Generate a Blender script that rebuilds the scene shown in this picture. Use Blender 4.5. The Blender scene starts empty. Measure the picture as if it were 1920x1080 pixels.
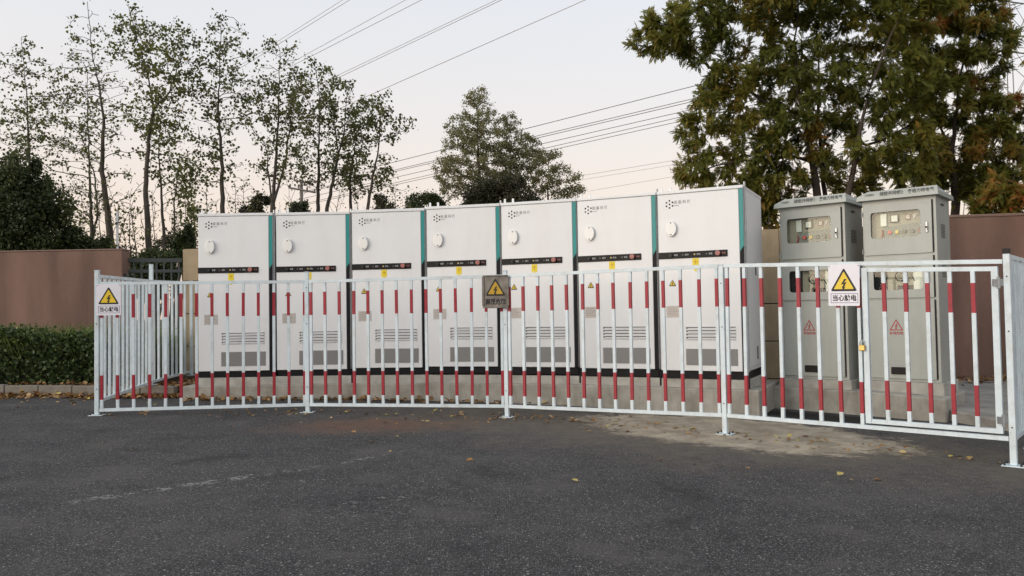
import bpy, bmesh, math, random
import numpy as np
from mathutils import Vector, Matrix, kdtree
random.seed(7); RNG = np.random.default_rng(7)
S = bpy.context.scene
COL = S.collection
PI = math.pi

# ------------------------------------------------------------------ camera
PITCH, ROLL, FPX = 0.0317, -0.0161, 1493.3
CAM = np.array([0, 0, 1.295])
_F = np.array([0, math.cos(PITCH), math.sin(PITCH)]); _U = np.array([0, -math.sin(PITCH), math.cos(PITCH)]); _R = np.array([1., 0, 0])
_c, _s = math.cos(ROLL), math.sin(ROLL)
AX = np.array([_c*_R + _s*_U, -_s*_R + _c*_U, _F])
cd = bpy.data.cameras.new('camera'); cam = bpy.data.objects.new('camera', cd); COL.objects.link(cam)
cd.sensor_width = 36; cd.lens = FPX/1920*36; cd.clip_start = 0.05; cd.clip_end = 3000
cam.matrix_world = Matrix(((AX[0][0], AX[1][0], -AX[2][0], CAM[0]), (AX[0][1], AX[1][1], -AX[2][1], CAM[1]),
                           (AX[0][2], AX[1][2], -AX[2][2], CAM[2]), (0, 0, 0, 1)))
S.camera = cam

# ------------------------------------------------------------------ light
SUN_EL, SUN_AZ = math.radians(8.0), math.radians(238.0)     # low sun behind the photographer
world = bpy.data.worlds.new("World"); S.world = world; world.use_nodes = True
wn = world.node_tree.nodes; wl = world.node_tree.links
bg = wn['Background']
sky = wn.new('ShaderNodeTexSky'); sky.sky_type = 'NISHITA'; sky.sun_disc = False
sky.sun_elevation = SUN_EL; sky.sun_rotation = SUN_AZ
sky.air_density = 1.0; sky.dust_density = 3.0; sky.ozone_density = 1.0
wl.new(sky.outputs[0], bg.inputs[0]); bg.inputs[1].default_value = 0.05
# hazy afterglow: pale peach at the horizon, pale blue grey above, brighter towards the set sun
tcw = wn.new('ShaderNodeTexCoord'); sxw = wn.new('ShaderNodeSeparateXYZ'); wl.new(tcw.outputs['Generated'], sxw.inputs[0])
def ramp(stops):
    r = wn.new('ShaderNodeValToRGB'); r.color_ramp.interpolation = 'B_SPLINE'
    e = r.color_ramp.elements
    while len(e) < len(stops): e.new(0.5)
    for k, (p, c) in enumerate(stops): e[k].position = p; e[k].color = (*c, 1)
    wl.new(sxw.outputs[2], r.inputs[0]); return r.outputs[0]
anti = ramp([(0.0, (.84, .65, .55)), (.10, (.87, .695, .575)), (.22, (.81, .745, .72)), (.38, (.74, .75, .775)), (1, (.64, .71, .80))])
glow = ramp([(0.0, (1.5, 1.28, 1.12)), (.12, (1.46, 1.30, 1.17)), (.35, (1.22, 1.20, 1.18)), (.6, (.92, .97, 1.02)), (1, (.64, .71, .80))])
dt = wn.new('ShaderNodeVectorMath'); dt.operation = 'DOT_PRODUCT'; dt.inputs[1].default_value = (math.sin(SUN_AZ), math.cos(SUN_AZ), 0)
wl.new(tcw.outputs['Generated'], dt.inputs[0])
mr = wn.new('ShaderNodeMapRange'); mr.interpolation_type = 'SMOOTHSTEP'; wl.new(dt.outputs['Value'], mr.inputs[0]); mr.inputs[1].default_value = -0.1; mr.inputs[2].default_value = 0.9
mxw = wn.new('ShaderNodeMix'); mxw.data_type = 'RGBA'; mxw.clamp_result = False
wl.new(mr.outputs[0], mxw.inputs[0]); wl.new(anti, mxw.inputs[6]); wl.new(glow, mxw.inputs[7])
bg2 = wn.new('ShaderNodeBackground'); wl.new(mxw.outputs[2], bg2.inputs[0]); bg2.inputs[1].default_value = 1.0
ads = wn.new('ShaderNodeAddShader'); wl.new(bg.outputs[0], ads.inputs[0]); wl.new(bg2.outputs[0], ads.inputs[1]); wl.new(ads.outputs[0], wn['World Output'].inputs[0])
sun_d = bpy.data.lights.new('sun', 'SUN'); sun_d.energy = 1.45; sun_d.angle = math.radians(40); sun_d.color = (1.0, 0.965, 0.93)
sun = bpy.data.objects.new('sun', sun_d); COL.objects.link(sun)
sd = Vector((math.sin(SUN_AZ)*math.cos(SUN_EL), math.cos(SUN_AZ)*math.cos(SUN_EL), math.sin(SUN_EL)))
sun.rotation_euler = sd.to_track_quat('Z', 'Y').to_euler(); sun.location = (0, -6, 12)
S.view_settings.view_transform = 'Standard'; S.view_settings.look = 'None'; S.view_settings.gamma = 1
S.view_settings.use_curve_mapping = False; S.view_settings.exposure = 0.0

# ------------------------------------------------------------------ helpers
def ray(px, py): return AX.T @ np.array([(px-960)/FPX, -(py-540)/FPX, 1.0])
def at(px, py, Y):                       # point of the place seen at a photo pixel, at depth Y
    d = ray(px, py); return CAM + d*(Y/d[1])
def gz(x, y):                            # the yard falls gently to the right
    return -0.0174*min(max(x, -12), 12) + 0.0025*(min(max(y, 0), 16)-8)

MATS = {}
def mat(name, color, rough=0.6, metal=0.0, var=0.0, vscale=3.0, bump=0.0, bscale=40.0, spec=0.5, dirt=None, coat=0):
    m = bpy.data.materials.new(name); m.use_nodes = True; MATS[name] = m
    n = m.node_tree.nodes; l = m.node_tree.links; b = n['Principled BSDF']
    b.inputs['Base Color'].default_value = (*color, 1); b.inputs['Roughness'].default_value = rough
    b.inputs['Metallic'].default_value = metal; b.inputs['Specular IOR Level'].default_value = spec
    tc = n.new('ShaderNodeTexCoord')
    if var:
        nz = n.new('ShaderNodeTexNoise'); nz.inputs['Scale'].default_value = vscale; nz.inputs['Detail'].default_value = 6
        nz.inputs['Roughness'].default_value = 0.65
        cr = n.new('ShaderNodeValToRGB'); cr.color_ramp.elements[0].position = 0.3; cr.color_ramp.elements[1].position = 0.7
        d = dirt or tuple(c*(1-var) for c in color)
        cr.color_ramp.elements[0].color = (*d, 1); cr.color_ramp.elements[1].color = (*[min(1, c*(1+var*0.4)) for c in color], 1)
        l.new(tc.outputs['Object'], nz.inputs['Vector']); l.new(nz.outputs['Fac'], cr.inputs[0]); l.new(cr.outputs[0], b.inputs['Base Color'])
    if bump:
        bz = n.new('ShaderNodeTexNoise'); bz.inputs['Scale'].default_value = bscale; bz.inputs['Detail'].default_value = 5
        bp = n.new('ShaderNodeBump'); bp.inputs['Strength'].default_value = bump; bp.inputs['Distance'].default_value = 0.01
        l.new(tc.outputs['Object'], bz.inputs['Vector']); l.new(bz.outputs['Fac'], bp.inputs['Height']); l.new(bp.outputs[0], b.inputs['Normal'])
    return m

mat('cover_white', (0.84, 0.83, 0.80), 0.35)
mat('white_paint', (0.775, 0.78, 0.785), 0.38, var=0.05, vscale=1.2, bump=0.03, bscale=120)
mat('grey_paint', (0.40, 0.415, 0.38), 0.42, var=0.10, vscale=1.5, bump=0.03, bscale=150)
mat('grey_side', (0.36, 0.36, 0.36), 0.5, var=0.1, vscale=2)
mat('fence_white', (0.66, 0.745, 0.79), 0.42, var=0.10, vscale=9, dirt=(0.57, 0.65, 0.69))
mat('fence_red', (0.34, 0.010, 0.026), 0.5, var=0.25, vscale=14)
mat('black_paint', (0.008, 0.008, 0.010), 0.5, var=0.3, vscale=4, spec=0.2)
mat('teal_paint', (0.010, 0.26, 0.25), 0.38, var=0.08, vscale=2)
mat('black_plastic', (0.010, 0.009, 0.009), 0.45, spec=0.22)
mat('dark_metal', (0.05, 0.05, 0.05), 0.5, 0.6)
mat('shade_black', (0.012, 0.012, 0.012), 0.9)  # shade of the hedge interior and the cabinet recess as a colour
mat('grey_print', (0.16, 0.15, 0.15), 0.6)
mat('logo_print', (0.27, 0.26, 0.26), 0.6)
mat('roof_print', (0.055, 0.055, 0.05), 0.6)
mat('black_print', (0.012, 0.012, 0.012), 0.6)
mat('blue_print', (0.03, 0.04, 0.14), 0.6)
mat('red_print', (0.4, 0.05, 0.05), 0.6)
mat('white_print', (0.42, 0.42, 0.42), 0.6)
mat('sign_white', (0.78, 0.76, 0.82), 0.45, var=0.05, vscale=6)
mat('sign_yellow', (0.80, 0.56, 0.02), 0.45, var=0.08, vscale=20)
mat('sticker_yellow', (0.80, 0.62, 0.02), 0.5, var=0.1, vscale=30)
mat('sticker_pale', (0.72, 0.62, 0.15), 0.5)
mat('sign_steel', (0.24, 0.215, 0.19), 0.38, 0.7, var=0.5, vscale=9)
mat('steel_yellow', (0.55, 0.33, 0.02), 0.45, var=0.2, vscale=20)
mat('nameplate', (0.55, 0.50, 0.46), 0.4, 0.1, var=0.25, vscale=60)
mat('galvanised', (0.45, 0.46, 0.46), 0.4, 0.7, var=0.2, vscale=20)
mat('grille_grey', (0.27, 0.265, 0.26), 0.6)
mat('slot_shadow_grey', (0.085, 0.083, 0.08), 0.7)  # vent slots, and the painted shadow behind the cover plate
mat('estop_red', (0.36, 0.13, 0.11), 0.4)
mat('lamp_amber', (0.55, 0.42, 0.16), 0.3)
mat('lamp_red', (0.75, 0.08, 0.08), 0.3)
mat('lamp_green', (0.02, 0.04, 0.02), 0.3)
mat('lamp_yellow', (0.75, 0.55, 0.08), 0.3)
mat('lamp_dim', (0.09, 0.09, 0.09), 0.3)
mat('button_plate', (0.27, 0.275, 0.25), 0.5)
mat('panel_beige', (0.43, 0.39, 0.305), 0.55, var=0.08, vscale=5)
mat('screen_white', (0.80, 0.80, 0.74), 0.25)
mat('brass', (0.55, 0.36, 0.12), 0.35, 0.8)
mat('concrete', (0.40, 0.38, 0.335), 0.9, var=0.38, vscale=2.6, bump=0.35, bscale=30, dirt=(0.25, 0.23, 0.195))
mat('concrete_pale', (0.45, 0.435, 0.395), 0.9, var=0.3, vscale=4.5, bump=0.3, bscale=40, dirt=(0.31, 0.295, 0.26))
mat('kerb_stone', (0.21, 0.185, 0.155), 0.9, var=0.35, vscale=6, bump=0.4, bscale=50)
mat('slab_concrete', (0.30, 0.28, 0.25), 0.95, var=0.4, vscale=3, bump=0.5, bscale=25)
mat('wall_tile', (0.38, 0.295, 0.19), 0.85, var=0.16, vscale=3, bump=0.5, bscale=90)
mat('wall_joint', (0.04, 0.033, 0.026), 0.95)
mat('coping', (0.23, 0.15, 0.118), 0.9, var=0.2, vscale=4)
mat('iron_grey', (0.065, 0.07, 0.072), 0.6, 0.3, var=0.2, vscale=5)
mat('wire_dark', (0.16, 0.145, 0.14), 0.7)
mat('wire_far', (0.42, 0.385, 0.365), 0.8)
mat('pylon_steel', (0.22, 0.21, 0.20), 0.6, 0.3)
mat('pole_concrete', (0.17, 0.16, 0.15), 0.9)
mat('pole_far', (0.20, 0.18, 0.165), 0.9)  # lightened, distance haze put into the colour
mat('lamp_pole', (0.75, 0.74, 0.72), 0.5)
mat('bark_poplar', (0.085, 0.070, 0.055), 0.95, var=0.4, vscale=6, bump=0.6, bscale=25)
mat('bark_big', (0.075, 0.056, 0.045), 0.95, var=0.4, vscale=5, bump=0.6, bscale=20)
mat('bark_bush', (0.06, 0.05, 0.035), 0.95)
mat('soil', (0.055, 0.042, 0.03), 1.0, var=0.4, vscale=3, bump=0.6, bscale=20)

def weather(name, streak, base_dirt, amount):
    """faint rain streaks and dust that differ from place to place"""
    m = MATS[name]; n = m.node_tree.nodes; l = m.node_tree.links; b = n['Principled BSDF']
    src = b.inputs['Base Color'].links[0].from_socket
    g = n.new('ShaderNodeNewGeometry'); mp = n.new('ShaderNodeMapping'); mp.inputs['Scale'].default_value = streak
    l.new(g.outputs['Position'], mp.inputs[0])
    z = n.new('ShaderNodeTexNoise'); z.inputs['Scale'].default_value = 1; z.inputs['Detail'].default_value = 7; z.inputs['Roughness'].default_value = .7
    l.new(mp.outputs[0], z.inputs['Vector'])
    r = n.new('ShaderNodeMapRange'); l.new(z.outputs['Fac'], r.inputs[0]); r.inputs[1].default_value = .48; r.inputs[2].default_value = .78; r.inputs[3].default_value = 0; r.inputs[4].default_value = amount
    x = n.new('ShaderNodeMix'); x.data_type = 'RGBA'; x.blend_type = 'MULTIPLY'; l.new(r.outputs[0], x.inputs[0]); l.new(src, x.inputs[6]); x.inputs[7].default_value = (*base_dirt, 1)
    l.new(x.outputs[2], b.inputs['Base Color'])
weather('white_paint', (4, 4, .8), (.80, .77, .72), .28)
weather('grey_paint', (5, 5, .8), (.72, .69, .62), .45)
weather('fence_white', (7, 7, 5), (.62, .52, .42), .6)
weather('wall_tile', (3, 3, .7), (.66, .62, .56), .7)
weather('concrete', (3.5, 3.5, .8), (.45, .42, .36), .9)

# red-brown wall render with a fine mosaic joint grid
def wall_red():
    m = mat('wall_red', (0.205, 0.092, 0.065), 0.9, bump=0)
    n = m.node_tree.nodes; l = m.node_tree.links; b = n['Principled BSDF']; tc = n.new('ShaderNodeTexCoord')
    br = n.new('ShaderNodeTexBrick'); br.offset = 0; br.inputs['Scale'].default_value = 1.0
    br.inputs['Brick Width'].default_value = 0.05; br.inputs['Row Height'].default_value = 0.05; br.inputs['Mortar Size'].default_value = 0.003
    br.inputs['Color1'].default_value = (0.215, 0.130, 0.102, 1); br.inputs['Color2'].default_value = (0.205, 0.122, 0.095, 1)
    br.inputs['Mortar'].default_value = (0.19, 0.114, 0.089, 1)
    mp = n.new('ShaderNodeMapping'); mp.inputs['Rotation'].default_value = (PI/2, 0, 0)
    l.new(tc.outputs['Object'], mp.inputs[0]); l.new(mp.outputs[0], br.inputs['Vector'])
    nz = n.new('ShaderNodeTexNoise'); nz.inputs['Scale'].default_value = 0.8; nz.inputs['Detail'].default_value = 7
    mp2 = n.new('ShaderNodeMapping'); mp2.inputs['Scale'].default_value = (2.2, 2.2, 0.35)
    l.new(tc.outputs['Object'], mp2.inputs[0]); l.new(mp2.outputs[0], nz.inputs['Vector'])
    mx = n.new('ShaderNodeMix'); mx.data_type = 'RGBA'; mx.blend_type = 'MULTIPLY'; mx.inputs[0].default_value = 1
    cr = n.new('ShaderNodeValToRGB'); cr.color_ramp.elements[0].position = 0.3; cr.color_ramp.elements[1].position = 0.75
    cr.color_ramp.elements[0].color = (0.58, 0.57, 0.56, 1); cr.color_ramp.elements[1].color = (1.22, 1.2, 1.18, 1)
    l.new(nz.outputs['Fac'], cr.inputs[0]); l.new(br.outputs['Color'], mx.inputs[6]); l.new(cr.outputs[0], mx.inputs[7])
    l.new(mx.outputs[2], b.inputs['Base Color'])
    bp = n.new('ShaderNodeBump'); bp.inputs['Strength'].default_value = 0.1; bp.inputs['Distance'].default_value = 0.003
    l.new(br.outputs['Fac'], bp.inputs['Height']); bp.invert = True; l.new(bp.outputs[0], b.inputs['Normal'])
wall_red()
weather('wall_red', (1.6, 1.6, .7), (.70, .68, .66), .6)

def leaf_mat(name, stops, trans=0.25, rough=0.5):
    m = bpy.data.materials.new(name); m.use_nodes = True; MATS[name] = m
    n = m.node_tree.nodes; l = m.node_tree.links; b = n['Principled BSDF']
    a = n.new('ShaderNodeAttribute'); a.attribute_name = 'tint'
    cr = n.new('ShaderNodeValToRGB'); e = cr.color_ramp.elements
    while len(e) < len(stops): e.new(0.5)
    for k, (p, c) in enumerate(stops): e[k].position = p; e[k].color = (*c, 1)
    l.new(a.outputs['Fac'], cr.inputs[0]); l.new(cr.outputs[0], b.inputs['Base Color'])
    b.inputs['Roughness'].default_value = rough; b.inputs['Specular IOR Level'].default_value = 0.3
    if trans:
        t = n.new('ShaderNodeBsdfTranslucent'); mx = n.new('ShaderNodeMixShader'); mx.inputs[0].default_value = trans
        l.new(cr.outputs[0], t.inputs[0]); l.new(b.outputs[0], mx.inputs[1]); l.new(t.outputs[0], mx.inputs[2])
        l.new(mx.outputs[0], n['Material Output'].inputs[0])
leaf_mat('leaf_poplar', [(0, (0.09, 0.092, 0.045)), (0.45, (0.14, 0.155, 0.05)), (0.8, (0.21, 0.22, 0.06)), (1, (0.26, 0.19, 0.06))], 0.5)
leaf_mat('leaf_poplar_mid', [(0, (0.17, 0.165, 0.085)), (0.5, (0.25, 0.24, 0.11)), (1, (0.33, 0.29, 0.15))], 0.5)  # paler than leaf_poplar: haze over the distance painted into the leaves
leaf_mat('leaf_big', [(0, (0.11, 0.135, 0.032)), (0.35, (0.205, 0.21, 0.042)), (0.6, (0.30, 0.24, 0.05)), (0.82, (0.40, 0.22, 0.05)), (1, (0.42, 0.13, 0.05))], 0.55)
leaf_mat('leaf_evergreen', [(0, (0.04, 0.056, 0.024)), (0.6, (0.07, 0.092, 0.034)), (1, (0.15, 0.155, 0.05))], 0.3)
leaf_mat('leaf_bush', [(0, (0.045, 0.045, 0.024)), (0.6, (0.07, 0.068, 0.034)), (1, (0.11, 0.088, 0.05))], 0.2)
leaf_mat('leaf_bush_green', [(0, (0.035, 0.05, 0.018)), (0.6, (0.06, 0.08, 0.026)), (1, (0.10, 0.115, 0.035))], 0.2)
leaf_mat('leaf_hedge', [(0, (0.03, 0.052, 0.022)), (0.6, (0.07, 0.105, 0.036)), (0.93, (0.14, 0.18, 0.055)), (1, (0.20, 0.24, 0.06))], 0.12, 0.42)
leaf_mat('leaf_grass', [(0, (0.09, 0.15, 0.03)), (0.6, (0.16, 0.22, 0.05)), (0.9, (0.22, 0.25, 0.08)), (1, (0.34, 0.29, 0.15))], 0.4)
leaf_mat('leaf_dry', [(0, (0.13, 0.065, 0.028)), (0.4, (0.25, 0.13, 0.05)), (0.75, (0.40, 0.24, 0.10)), (0.9, (0.50, 0.37, 0.20)), (1, (0.46, 0.38, 0.09))], 0.1, 0.7)

def glass_mat():
    m = bpy.data.materials.new('window_glass'); m.use_nodes = True; MATS['window_glass'] = m
    n = m.node_tree.nodes; l = m.node_tree.links; n.remove(n['Principled BSDF'])
    t = n.new('ShaderNodeBsdfTransparent'); t.inputs[0].default_value = (0.93, 0.95, 0.93, 1)
    g = n.new('ShaderNodeBsdfGlossy'); g.inputs['Roughness'].default_value = 0.03
    mx = n.new('ShaderNodeMixShader')
    mx.inputs[0].default_value = 0.018; l.new(t.outputs[0], mx.inputs[1]); l.new(g.outputs[0], mx.inputs[2]); l.new(mx.outputs[0], n['Material Output'].inputs[0])
glass_mat()

class MB:
    """collects verts and faces, then links ONE mesh object"""
    def __init__(s): s.v = []; s.f = []; s.m = []
    def face(s, pts, mi=0):
        b = len(s.v); s.v += [tuple(p) for p in pts]; s.f.append(tuple(range(b, b+len(pts)))); s.m.append(mi); return s
    def box(s, x0, x1, y0, y1, z0, z1, mi=0):
        b = len(s.v)
        s.v += [(x0, y0, z0), (x1, y0, z0), (x1, y1, z0), (x0, y1, z0), (x0, y0, z1), (x1, y0, z1), (x1, y1, z1), (x0, y1, z1)]
        for f in ((0, 3, 2, 1), (4, 5, 6, 7), (0, 1, 5, 4), (1, 2, 6, 5), (2, 3, 7, 6), (3, 0, 4, 7)):
            s.f.append(tuple(b+i for i in f)); s.m.append(mi)
        return s
    def prism(s, bot, top, mi=0):            # two rings of equal length (counter-clockwise from above)
        b = len(s.v); n = len(bot); s.v += [tuple(p) for p in bot] + [tuple(p) for p in top]
        s.f.append(tuple(b+i for i in reversed(range(n)))); s.m.append(mi)
        s.f.append(tuple(b+n+i for i in range(n))); s.m.append(mi)
        for i in range(n):
            j = (i+1) % n; s.f.append((b+i, b+j, b+n+j, b+n+i)); s.m.append(mi)
        return s
    def plate(s, pts, y0, y1, mi=0):         # polygon in XZ (ccw seen from -Y), front face at y0, back at y1
        b = len(s.v); n = len(pts); s.v += [(x, y0, z) for x, z in pts] + [(x, y1, z) for x, z in pts]
        s.f.append(tuple(b+i for i in range(n))); s.m.append(mi)
        s.f.append(tuple(b+n+i for i in reversed(range(n)))); s.m.append(mi)
        for i in range(n):
            j = (i+1) % n; s.f.append((b+j, b+i, b+n+i, b+n+j)); s.m.append(mi)
        return s
    def tube(s, pts, rad, n=6, mi=0, square=False, bands=None, ref=None):
        pts = [Vector(p) for p in pts]; rad = rad if hasattr(rad, '__len__') else [rad]*len(pts)
        b = len(s.v); N = len(pts)
        for i, p in enumerate(pts):
            d = (pts[min(i+1, N-1)]-pts[max(i-1, 0)]).normalized()
            r_ = Vector(ref) if ref is not None else (Vector((0, 0, 1)) if abs(d.z) < 0.95 else Vector((1, 0, 0)))
            u = d.cross(r_).normalized(); w = u.cross(d).normalized()
            for k in range(n):
                a = 2*PI*k/n + (PI/n if square else 0); q = rad[i]*(math.sqrt(2) if square else 1)
                s.v.append(tuple(p+u*(math.cos(a)*q)+w*(math.sin(a)*q)))
        for i in range(N-1):
            for k in range(n):
                k2 = (k+1) % n; s.f.append((b+i*n+k, b+(i+1)*n+k, b+(i+1)*n+k2, b+i*n+k2)); s.m.append(bands[i] if bands else mi)
        s.f.append(tuple(b+k for k in range(n))); s.m.append(bands[0] if bands else mi)
        s.f.append(tuple(b+(N-1)*n+k for k in reversed(range(n)))); s.m.append(bands[-1] if bands else mi)
        return s
    def mesh(s, name, bevel=0, seg=1):
        me = bpy.data.meshes.new(name); me.from_pydata(s.v, [], s.f)
        me.polygons.foreach_set('material_index', s.m)
        bm = bmesh.new(); bm.from_mesh(me)
        bmesh.ops.recalc_face_normals(bm, faces=bm.faces)
        if bevel:
            bmesh.ops.remove_doubles(bm, verts=bm.verts, dist=1e-5)
            es = [e for e in bm.edges if len(e.link_faces) == 2 and e.calc_face_angle(0) > 0.6]
            bmesh.ops.bevel(bm, geom=es, offset=bevel, segments=seg, affect='EDGES', profile=0.7)
        bm.to_mesh(me); bm.free(); me.update(); return me

def tag(o, label=None, cat=None, group=None, kind=None):
    if label: o['label'] = label
    if cat: o['category'] = cat
    if group: o['group'] = group
    if kind: o['kind'] = kind
    return o
def link(name, me, mats, parent=None, loc=None, smooth=False):
    if not me.materials:
        for m in (mats if isinstance(mats, (list, tuple)) else [mats]): me.materials.append(MATS[m] if isinstance(m, str) else m)
    o = bpy.data.objects.new(name, me); COL.objects.link(o)
    if parent: o.parent = parent
    if loc is not None: o.location = loc
    if smooth: me.polygons.foreach_set('use_smooth', [True]*len(me.polygons))
    return o
def put(name, mb, mats, parent=None, loc=None, bevel=0, seg=1, smooth=False):
    return link(name, mb.mesh(name, bevel, seg), mats, parent, loc, smooth)
def empty(name, loc=(0, 0, 0), rz=0, **kw):
    o = bpy.data.objects.new(name, None); COL.objects.link(o); o.location = loc; o.rotation_euler = (0, 0, rz); o.empty_display_size = 0.2
    return tag(o, **kw)
def copy_tree(o, parent=None):
    c = o.copy(); COL.objects.link(c); c.parent = parent
    for ch in o.children: copy_tree(ch, c)
    return c
def rrect(x0, x1, z0, z1, r, k=4):
    pts = []
    for cx, cz, a0 in ((x1-r, z0+r, -90), (x1-r, z1-r, 0), (x0+r, z1-r, 90), (x0+r, z0+r, 180)):
        for i in range(k+1):
            a = math.radians(a0+90*i/k); pts.append((cx+r*math.cos(a), cz+r*math.sin(a)))
    return pts
def disc(cx, cz, rx, rz=None, n=14): return [(cx+rx*math.cos(2*PI*i/n), cz+(rz or rx)*math.sin(2*PI*i/n)) for i in range(n)]
def rtri(cx, z0, w, h, r=0.0, k=4):      # triangle with rounded corners, base at z0
    P = [Vector((cx-w/2, z0)), Vector((cx+w/2, z0)), Vector((cx, z0+h))]
    if not r: return [tuple(p) for p in P]
    out = []
    for i in range(3):
        p, a, b = P[i], (P[i-1]-P[i]).normalized(), (P[(i+1) % 3]-P[i]).normalized()
        half = a.angle(b)/2; d = r/math.tan(half)
        s_, e_ = p+a*d, p+b*d
        for t in range(k+1):
            t /= k; out.append(tuple(s_*(1-t)**2+p*2*t*(1-t)+e_*t*t))
    return out
def bolt(cx, cz, s):                     # lightning flash with arrow head
    P = [(.25, .47), (.04, .50), (-.27, -.05), (-.03, .03), (-.12, -.25), (-.22, -.20), (-.08, -.52), (.14, -.33), (.03, -.29), (.24, .22), (-.01, .14)]
    return [(cx+x*s, cz+z*s) for x, z in P]
def text(body, size, bold=0.0, align='CENTER'):
    c = bpy.data.curves.new('lettering', 'FONT'); c.body = body; c.size = size; c.resolution_u = 2; c.offset = bold*size; c.align_x = align; c.align_y = 'CENTER'
    o = bpy.data.objects.new('lettering', c); COL.objects.link(o)
    dg = bpy.context.evaluated_depsgraph_get(); dg.update()
    me = bpy.data.meshes.new_from_object(o.evaluated_get(dg)); bpy.data.objects.remove(o)
    me.materials.clear()
    for v in me.vertices: v.co = (v.co.x, 0, v.co.y)
    return me
def wtext(name, body, size, m, parent, loc, bold=0.0, align='CENTER', width=None):
    me = text(body, size, bold, align)
    if width:
        xs = [v.co.x for v in me.vertices]; k = width/(max(xs)-min(xs))
        for v in me.vertices: v.co.x *= k
    return link(name, me, m, parent, loc)
def np_mesh(name, V, Fc, tint=None):
    me = bpy.data.meshes.new(name); V = np.ascontiguousarray(V, dtype=np.float32); k = Fc.shape[1]
    me.vertices.add(len(V)); me.vertices.foreach_set('co', V.ravel())
    me.loops.add(Fc.size); me.loops.foreach_set('vertex_index', np.ascontiguousarray(Fc, dtype=np.int32).ravel())
    me.polygons.add(len(Fc)); me.polygons.foreach_set('loop_start', np.arange(0, Fc.size, k, dtype=np.int32))
    if tint is not None:
        a = me.attributes.new('tint', 'FLOAT', 'POINT'); a.data.foreach_set('value', np.ascontiguousarray(tint, dtype=np.float32))
    me.update(calc_edges=True); return me
def frames(n, updir=None, spread=1.0):   # random orthonormal frames (n,3,3): columns along, across, normal
    a = RNG.normal(size=(n, 3))
    if updir is not None: a = a*spread+np.asarray(updir)
    a /= np.linalg.norm(a, axis=1)[:, None]+1e-9
    b = np.cross(a, RNG.normal(size=(n, 3))); b /= np.linalg.norm(b, axis=1)[:, None]+1e-9
    return a, b, np.cross(a, b)
def scatter(name, P, A, B, N, size, tmpl, faces, tint):
    """leaf template (along, across, out) copied to every point"""
    T = np.asarray(tmpl, float); n, k = len(P), len(T)
    size = np.broadcast_to(np.asarray(size, float), (n,))[:, None, None]
    V = P[:, None, :] + size*(T[None, :, 0:1]*A[:, None, :] + T[None, :, 1:2]*B[:, None, :] + T[None, :, 2:3]*N[:, None, :])
    Fc = np.asarray(faces)[None] + (np.arange(n)*k)[:, None, None]
    return np_mesh(name, V.reshape(-1, 3), Fc.reshape(-1, Fc.shape[2]), np.repeat(tint, k))
LEAF_T = [(0, 0, 0), (0.35, 0.42, 0.08), (1.0, 0.0, -0.06), (0.35, -0.42, 0.08)]; LEAF_F = [(0, 1, 2, 3)]
LEAF5_T = [(0, 0, 0), (0.15, 0.42, 0.06), (0.55, 0.40, 0.04), (1.0, 0.0, -0.08), (0.55, -0.40, 0.04), (0.15, -0.42, 0.06)]; LEAF5_F = [(0, 1, 2, 3), (0, 3, 4, 5)]

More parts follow.
